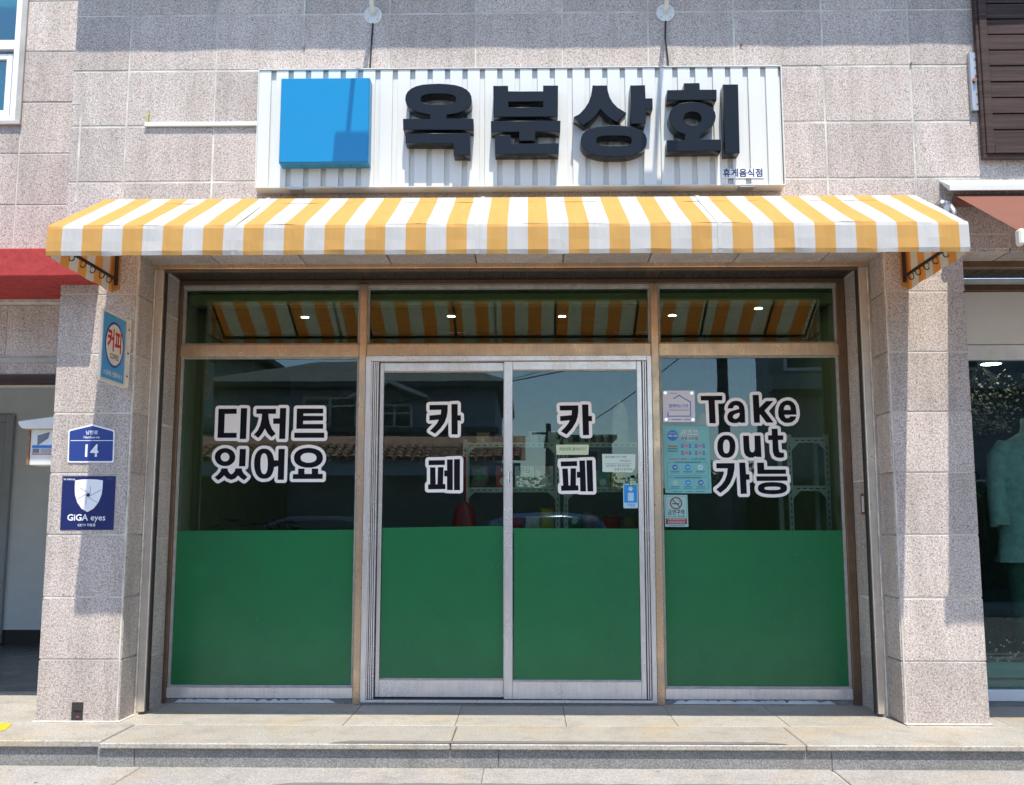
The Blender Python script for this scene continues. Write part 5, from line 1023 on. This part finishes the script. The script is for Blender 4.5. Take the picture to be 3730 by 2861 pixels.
m.build('crown', 'leaf', t)

# ============================================================ CLOTHING SHOP DISPLAY
mq = thing('mannequin', 'headless mannequin in a sea green shirt behind the teal glass at the right edge', 'mannequin', (3.885, 1.12, 0.02))
def ell(cx, cy, z, rx, ry, n=28, amp=0.0, ph=0.0): return [(cx+rx*math.cos(a)*(1+amp*math.sin(7*a+ph)), cy+ry*math.sin(a)*(1+amp*math.sin(5*a+ph)), z) for a in [2*math.pi*k/n for k in range(n)]]
cx, cy = 3.885, 1.12
MB().loft([ell(cx, cy, z, rx, ry) for z, rx, ry in ((1.60, 0.10, 0.08), (1.80, 0.19, 0.10), (1.90, 0.16, 0.09), (1.945, 0.075, 0.065), (2.0, 0.06, 0.06), (2.06, 0.058, 0.058), (2.068, 0.03, 0.03))]).build('torso', 'cream_panel', mq, smooth=True)
MB().tube([(cx, cy, 2.069), (cx, cy, 2.085)], 0.05, 16).build('neck_cap', 'bronze_dark', mq)
MB().loft([ell(cx, cy, z, rx, ry, 40, am, z*9) for z, rx, ry, am in ((0.98, 0.30, 0.20, 0.07), (1.06, 0.285, 0.19, 0.06), (1.25, 0.265, 0.17, 0.05), (1.5, 0.25, 0.155, 0.04), (1.70, 0.245, 0.14, 0.02), (1.82, 0.235, 0.125, 0.004), (1.885, 0.20, 0.11, 0.0), (1.93, 0.12, 0.085, 0.0), (1.955, 0.078, 0.07, 0.0))], False).build('shirt', 'teal_shirt', mq, smooth=True)
for s in (-1, 1):
    path = [(cx+s*0.19, cy, 1.87), (cx+s*0.255, cy-0.01, 1.76), (cx+s*0.285, cy-0.03, 1.58), (cx+s*0.295, cy-0.05, 1.40), (cx+s*0.295, cy-0.07, 1.25)]
    MB().tube(path, [0.06, 0.078, 0.074, 0.068, 0.070], 16, False).build('sleeve', 'teal_shirt', mq, smooth=True)
    MB().loft([ell(cx+s*0.10, cy, z, r, r*0.9, 20, 0.01, z*7) for z, r in ((0.10, 0.085), (0.5, 0.10), (0.85, 0.12), (1.05, 0.13))], True).build('trouser_leg', 'denim', mq, smooth=True)
MB().tube([(cx, cy, 0.021), (cx, cy, 0.04)], 0.16, 20).build('base', 'steel', mq)
hr = thing('clothes_rail', 'dark clothes rail with hanging garments inside the clothing shop', 'clothes rail', (3.9, 1.9, 0.02))
MB().tube([(3.42, 1.9, 0.021), (3.42, 1.9, 1.62)], 0.012, 8).tube([(4.9, 1.9, 0.021), (4.9, 1.9, 1.62)], 0.012, 8).tube([(3.42, 1.9, 1.62), (4.9, 1.9, 1.62)], 0.012, 8).build('rail', 'steel', hr)
for k in range(7):
    x = 3.50+k*0.13
    g = thing('hanging_garment', ('teal', 'navy', 'black', 'grey', 'dark blue', 'charcoal', 'dark')[k]+' garment on a hanger on the clothes rail, number from the left '+('one', 'two', 'three', 'four', 'five', 'six', 'seven')[k], 'garment', (x, 1.9, 0.8), 'garments on the rail')
    MB().tube([(x, 1.9, 1.632), (x+0.0, 1.9, 1.56), (x, 1.74, 1.49), (x, 2.06, 1.49), (x, 1.9, 1.56)], 0.004, 6).build('hanger', 'wood', g)
    MB().loft([ell(x+0.02*(z < 1), 1.9, z, 0.035+0.03*(z < 1.2), w, 20, 0.05, k) for z, w in ((0.75, 0.24), (1.1, 0.21), (1.4, 0.20), (1.48, 0.15), (1.50, 0.06))]).build('cloth', 'teal_shirt' if k == 0 else 'dark_cloth', g, smooth=True)
hf = thing('hanging_flowers', 'bunch of dried flowers hanging behind the teal glass', 'flowers', (3.6, 1.35, 2.1))
m = MB()
for k in range(900):
    a, u = random.uniform(0, 6.28), random.random(); r = 0.48*math.sqrt(random.random())*(0.5+0.5*u)
    c = Vector((3.66+r*math.cos(a), 1.45+0.5*r*math.sin(a), 1.98+0.50*u)); e = random.uniform(0.006, 0.013)
    d1 = Vector((random.gauss(0, 1), random.gauss(0, 1), random.gauss(0, 1))).normalized()*e; d2 = d1.orthogonal().normalized()*e
    m.add([c-d1-d2, c+d1-d2, c+d1+d2, c-d1+d2], [(0, 1, 2, 3)])
m.build('blossoms', 'leaf_dry', hf)
m = MB()
for k in range(30):
    x = 3.3+random.random()*0.75; m.tube([(3.66, 1.45, 2.545), (x, 1.45+random.uniform(-.2, .2), 2.1+random.random()*0.3)], 0.0025, 4, False)
m.build('stems', 'leaf_dry', hf)
t = thing('ceiling_lamp', 'round lit ceiling lamp inside the clothing shop', 'lamp', (3.86, 1.5, 2.55))
MB().disc((3.80, 1.5, 2.546), 0.075, 'z', 24).build('lens', 'lamp_on', t); m = MB(); m.ring((3.80, 1.5, 2.5475), 0.075, 0.09, 'z', 24); m.build('rim', 'white_frame', t)
pb = thing('teal_crate', 'teal painted plank crate behind the glass at the bottom right', 'crate', (3.9, 0.95, 0.02))
for z0, z1 in ((0.113, 0.160), (0.176, 0.283)): MB().box(3.30, 4.9, 0.815, 0.833, z0, z1).build('plank', 'teal_wood', pb, 0.003)
MB().box(3.285, 3.30, 0.815, 1.15, 0.02, 0.283).build('plank', 'teal_wood', pb, 0.003); MB().box(3.30, 4.9, 1.13, 1.148, 0.02, 0.283).build('plank', 'teal_wood', pb, 0.003)
MB().box(3.31, 4.9, 0.84, 1.12, 0.19, 0.26).build('earth', 'soil', pb)
fp = thing('display_plants', 'low leafy plants with small white flowers behind the glass above the teal crate', 'plants', (3.9, 0.98, 0.26))
m = MB()
for k in range(420):
    c = Vector((random.uniform(3.31, 4.6), random.uniform(0.85, 1.11), 0.26+abs(random.gauss(0, 0.13))))
    a = random.uniform(0, 6.28); d = Vector((math.cos(a), math.sin(a)*0.6, random.uniform(-0.2, 0.9)))*random.uniform(0.03, 0.06); s = Vector((-d.y, d.x, 0.01))*0.35
    m.add([c, c+d*0.5+s, c+d, c+d*0.5-s], [(0, 1, 2, 3)])
m.build('leaves', 'leaf_dry', fp)
m = MB()
for k in range(70): m.disc((random.uniform(3.35, 4.4), random.uniform(0.83, 0.86), random.uniform(0.29, 0.44)), 0.008, 'y', 7)
m.build('white_blossoms', 'flower', fp)

# ============================================================ ACROSS THE STREET (seen mirrored in the glass)
hs = thing('opposite_house', 'blue grey house with gabled roof mirrored in the left window and left door', 'house', (-3, -18, 0))
MB().box(-7.1, -0.7, -21, -15.0, -0.3, 4.45).build('wall', 'house_wall', hs)
m = MB(); m.add([(-7.6, -14.4, 4.35), (-0.35, -14.4, 4.35), (-0.35, -21.5, 4.35), (-7.6, -21.5, 4.35), (-5.3, -17.5, 5.42), (-2.1, -17.5, 5.42), (-7.6, -14.4, 4.47), (-0.35, -14.4, 4.47), (-0.35, -21.5, 4.47), (-7.6, -21.5, 4.47)],
     [(0, 3, 2, 1), (0, 1, 7, 6), (1, 2, 8, 7), (2, 3, 9, 8), (3, 0, 6, 9), (6, 7, 5, 4), (7, 8, 5), (8, 9, 4, 5), (9, 6, 4)]); m.build('roof', 'roof_dark', hs)
for x0, x1, z0, z1 in ((-5.14, -3.87, 3.41, 4.19), (-3.45, -2.60, 3.45, 4.01)):
    w = MB().box(x0, x1, -15.0, -14.95, z0, z1).build('window', 'white_frame', hs)
    n = 2
    for k in range(n):
        a, b = x0+0.06+(x1-x0-0.06)*k/n, x0+(x1-x0-0.06)*(k+1)/n
        MB().box(a, b, -14.949, -14.94, z0+0.06, z1-0.24).box(a, b, -14.949, -14.94, z1-0.19, z1-0.06).build('pane', 'dark_glass', w)
MB().box(-8.2, -0.6, -14.95, -14.3, 3.32, 3.42).build('balcony_slab', 'roof_dark', hs)
m = MB(); m.prism([(-3.95, 4.05), (-3.05, 4.40), (-2.2, 4.05), (-2.2, 4.13), (-3.05, 4.49), (-3.95, 4.13)], -14.9, -14.2, 'y'); m.build('dormer_gable', 'white_dirty', hs)
tw = thing('tiled_wall', 'low outbuilding with a wavy terracotta tile roof mirrored in the glass', 'outbuilding', (-4, -12.5, 0))
MB().box(-14, -0.2, -13.6, -12.0, -0.2, 2.22).build('wall', 'soffit', tw)
MB().box(-9.6, -0.1, -12.05, -11.6, 2.22, 2.46).build('fascia', 'house_wall', tw)
rf = MB().add([(-9.7, -11.5, 2.50), (0, -11.5, 2.50), (0, -13.2, 3.12), (-9.7, -13.2, 3.12)], [(0, 1, 2, 3)]).build('roof', 'roof_tile', tw)
tile = MB(); rings = []
for y0, rr in ((0.0, 0.080), (0.10, 0.078), (0.24, 0.066)): rings.append([(rr*math.cos(a), -y0, 0.075*math.sin(a)+0.012+0.365*y0-0.03*(y0 > 0.2)) for a in [math.pi*k/7 for k in range(8)]])
tile.loft(rings, False); tme = tile.mesh('roof_tile', smooth=True); tme.materials.append(M['roof_tile'])
for r in range(5):
    for c in range(54):
        link('roof_tile', tme, None, rf, (-9.6+c*0.178+random.uniform(-.008, .008), -11.5-0.20*r, 2.505+0.073*r+random.uniform(0, .012)), (0, 0, random.uniform(-.03, .03)))
def car(label, x, y, L, H, mat, group='cars parked across the street'):
    t = thing('parked_car', label, 'car', (x, y, -0.26), group); z0 = -0.26
    prof = [(-L/2, .35), (-L/2, .75), (-L*.47, .88), (-L*.30, .97), (-L*.18, H-.12), (-L*.08, H-.01), (L*.12, H), (L*.26, H-.07), (L*.40, 1.0), (L*.49, .92), (L/2, .70), (L/2, .35)]
    m = MB(); sec = []
    for f, sy in ((0.0, 1.0), (0.12, 1.06), (0.88, 1.06), (1.0, 1.0)):
        sec.append([(x+px, y-0.86+1.72*f, z0+(0.35+(pz-0.35)*(sy if pz > 0.95 else 1)*(0.985 if f in (0, 1) else 1))) for px, pz in prof])
    m.loft(sec); m.build('body', mat, t, 0.05, True, 2)
    for s in (-1, 1):
        yy = y+s*0.872
        MB().prism([(x-L*.26, z0+1.0), (x-L*.16, z0+H-.14), (x+L*.22, z0+H-.14), (x+L*.34, z0+1.0)], yy-0.004, yy+0.004, 'y').build('side_window', 'dark_glass', t)
        for wx in (-L*.31, L*.30):
            w = MB().tube([(x+wx, y+s*0.70, z0+0.32), (x+wx, y+s*0.89, z0+0.32)], 0.32, 20).build('wheel', 'rubber', t)
            MB().tube([(x+wx, y+s*0.885, z0+0.32), (x+wx, y+s*0.90, z0+0.32)], 0.2, 16).build('rim', 'steel', w)
    return t
car('black parked car whose roof is mirrored low in the left window', -3.75, -10.3, 4.4, 1.62, 'car_black')
up = thing('utility_pole', 'concrete utility pole mirrored behind the word Take', 'pole', (3.28, -8.6, -0.2))
MB().tube([(3.28, -8.6, -0.2), (3.28, -8.6, 8.6)], [0.105, 0.08], 14).build('shaft', 'pole', up)
MB().box(2.5, 4.1, -8.65, -8.58, 7.6, 7.7).box(2.6, 4.0, -8.65, -8.58, 7.0, 7.1).build('crossarm', 'steel', up)
MB().tube([(3.28, -8.45, 4.2), (3.28, -8.45, 4.85)], 0.16, 12).build('transformer', 'pole', up)
pts0 = [((3.28, -8.6, 5.6), (-9, -11, 5.3)), ((3.28, -8.6, 4.9), (-9, -11.5, 4.75)), ((3.28, -8.6, 5.4), (14, -8.6, 5.6)), ((3.28, -8.6, 5.2), (-2, -30, 6.5)), ((3.28, -8.6, 4.6), (0.8, -31, 4.6)), ((3.28, -8.6, 4.35), (-12, -24, 4.4))]
for k, (a, b) in enumerate(pts0):
    pts = [Vector(a).lerp(Vector(b), i/14)-Vector((0, 0, 0.35*math.sin(math.pi*i/14))) for i in range(15)]
    MB().tube(pts, 0.012, 5, False).build('wire', 'rubber', up)
up2 = thing('utility_pole', 'far utility pole mirrored beside the letter 카 of the right door', 'pole', (0.80, -31, -0.4))
MB().tube([(0.8, -31, -0.4), (0.8, -31, 5.15)], [0.14, 0.1], 10).build('shaft', 'pole', up2); MB().box(0.2, 1.4, -31.05, -30.95, 4.74, 4.82).build('crossarm', 'pole', up2)
fh = thing('far_house', 'low far house mirrored in the right door', 'house', (2.1, -33, -0.4))
MB().box(0.9, 3.3, -36, -31.5, -0.4, 4.6).build('wall', 'house_wall2', fh); MB().box(0.7, 3.5, -36.2, -31.2, 4.6, 4.75).build('roof', 'roof_dark', fh)
for x in (1.3, 2.2): w = MB().box(x, x+0.6, -31.5, -31.46, 3.3, 4.2).build('window', 'white_frame', fh); MB().box(x+0.06, x+0.54, -31.459, -31.45, 3.36, 4.14).build('pane', 'dark_glass', w)
rb = thing('opposite_building', 'pale building with balcony mirrored at the right of the right window', 'building', (6.4, -15, -0.3))
MB().box(5.0, 16, -13.8, -12.6, -0.3, 7.5).build('wall', 'house_wall2', rb); MB().box(4.95, 16, -12.6, -12.0, 3.95, 4.25).build('balcony', 'house_wall2', rb)
for x in (5.3, 6.6, 8.4, 10.2, 12.0):
    w = MB().box(x, x+0.9, -12.6, -12.55, 4.4, 5.8).build('window', 'white_frame', rb); MB().box(x+0.07, x+0.83, -12.549, -12.54, 4.47, 5.73).build('pane', 'dark_glass', w)
lb = thing('opposite_tower', 'narrow grey building with an eave mirrored at the top left of the left window', 'building', (-8.6, -20, -0.3))
MB().box(-16, -7.3, -23, -18.6, -0.3, 5.6).build('wall', 'house_wall2', lb); MB().box(-16.3, -6.9, -23.3, -18.2, 5.6, 5.75).build('roof', 'roof_dark', lb)
def bush(name, label, x0, x1, y0, y1, z0, z1, n, cat='hedge'):
    t = thing(name, label, cat, ((x0+x1)/2, (y0+y1)/2, z0)); m = MB()
    for k in range(n):
        u = random.random(); c = Vector((random.uniform(x0, x1), random.uniform(y0, y1), z0+(z1-z0)*(1-u**2)*(0.75+0.25*math.sin(3.1*x0+random.uniform(x0, x1)*2.3))))
        a = random.uniform(0, 6.28); d = Vector((math.cos(a), math.sin(a), random.uniform(-0.6, 0.8)))*random.uniform(0.05, 0.12); s = d.cross(Vector((random.random(), random.random(), 1))).normalized()*d.length*0.4
        m.add([c, c+d*0.5+s, c+d, c+d*0.5-s], [(0, 1, 2, 3)])
    m.build('foliage', 'leaf', t)
    MB().box(x0+0.2, x1-0.2, y0+0.12, y1-0.12, z0, z0+(z1-z0)*0.9).build('inner_branches', 'leaf', t)
    return t
bush('hedge', 'leafy hedge mirrored in the lower part of the right window and door', -0.4, 12.0, -12.0, -11.0, -0.2, 2.2, 20000)
bush('hedge', 'taller bush mirrored below the word out', 3.6, 5.2, -14.4, -13.2, -0.2, 2.6, 2600)
car('blue parked car whose roof is mirrored low in the left door', -1.75+1.9-0.0, -0.0-10.3, 4.2, 1.66, 'car_blue')
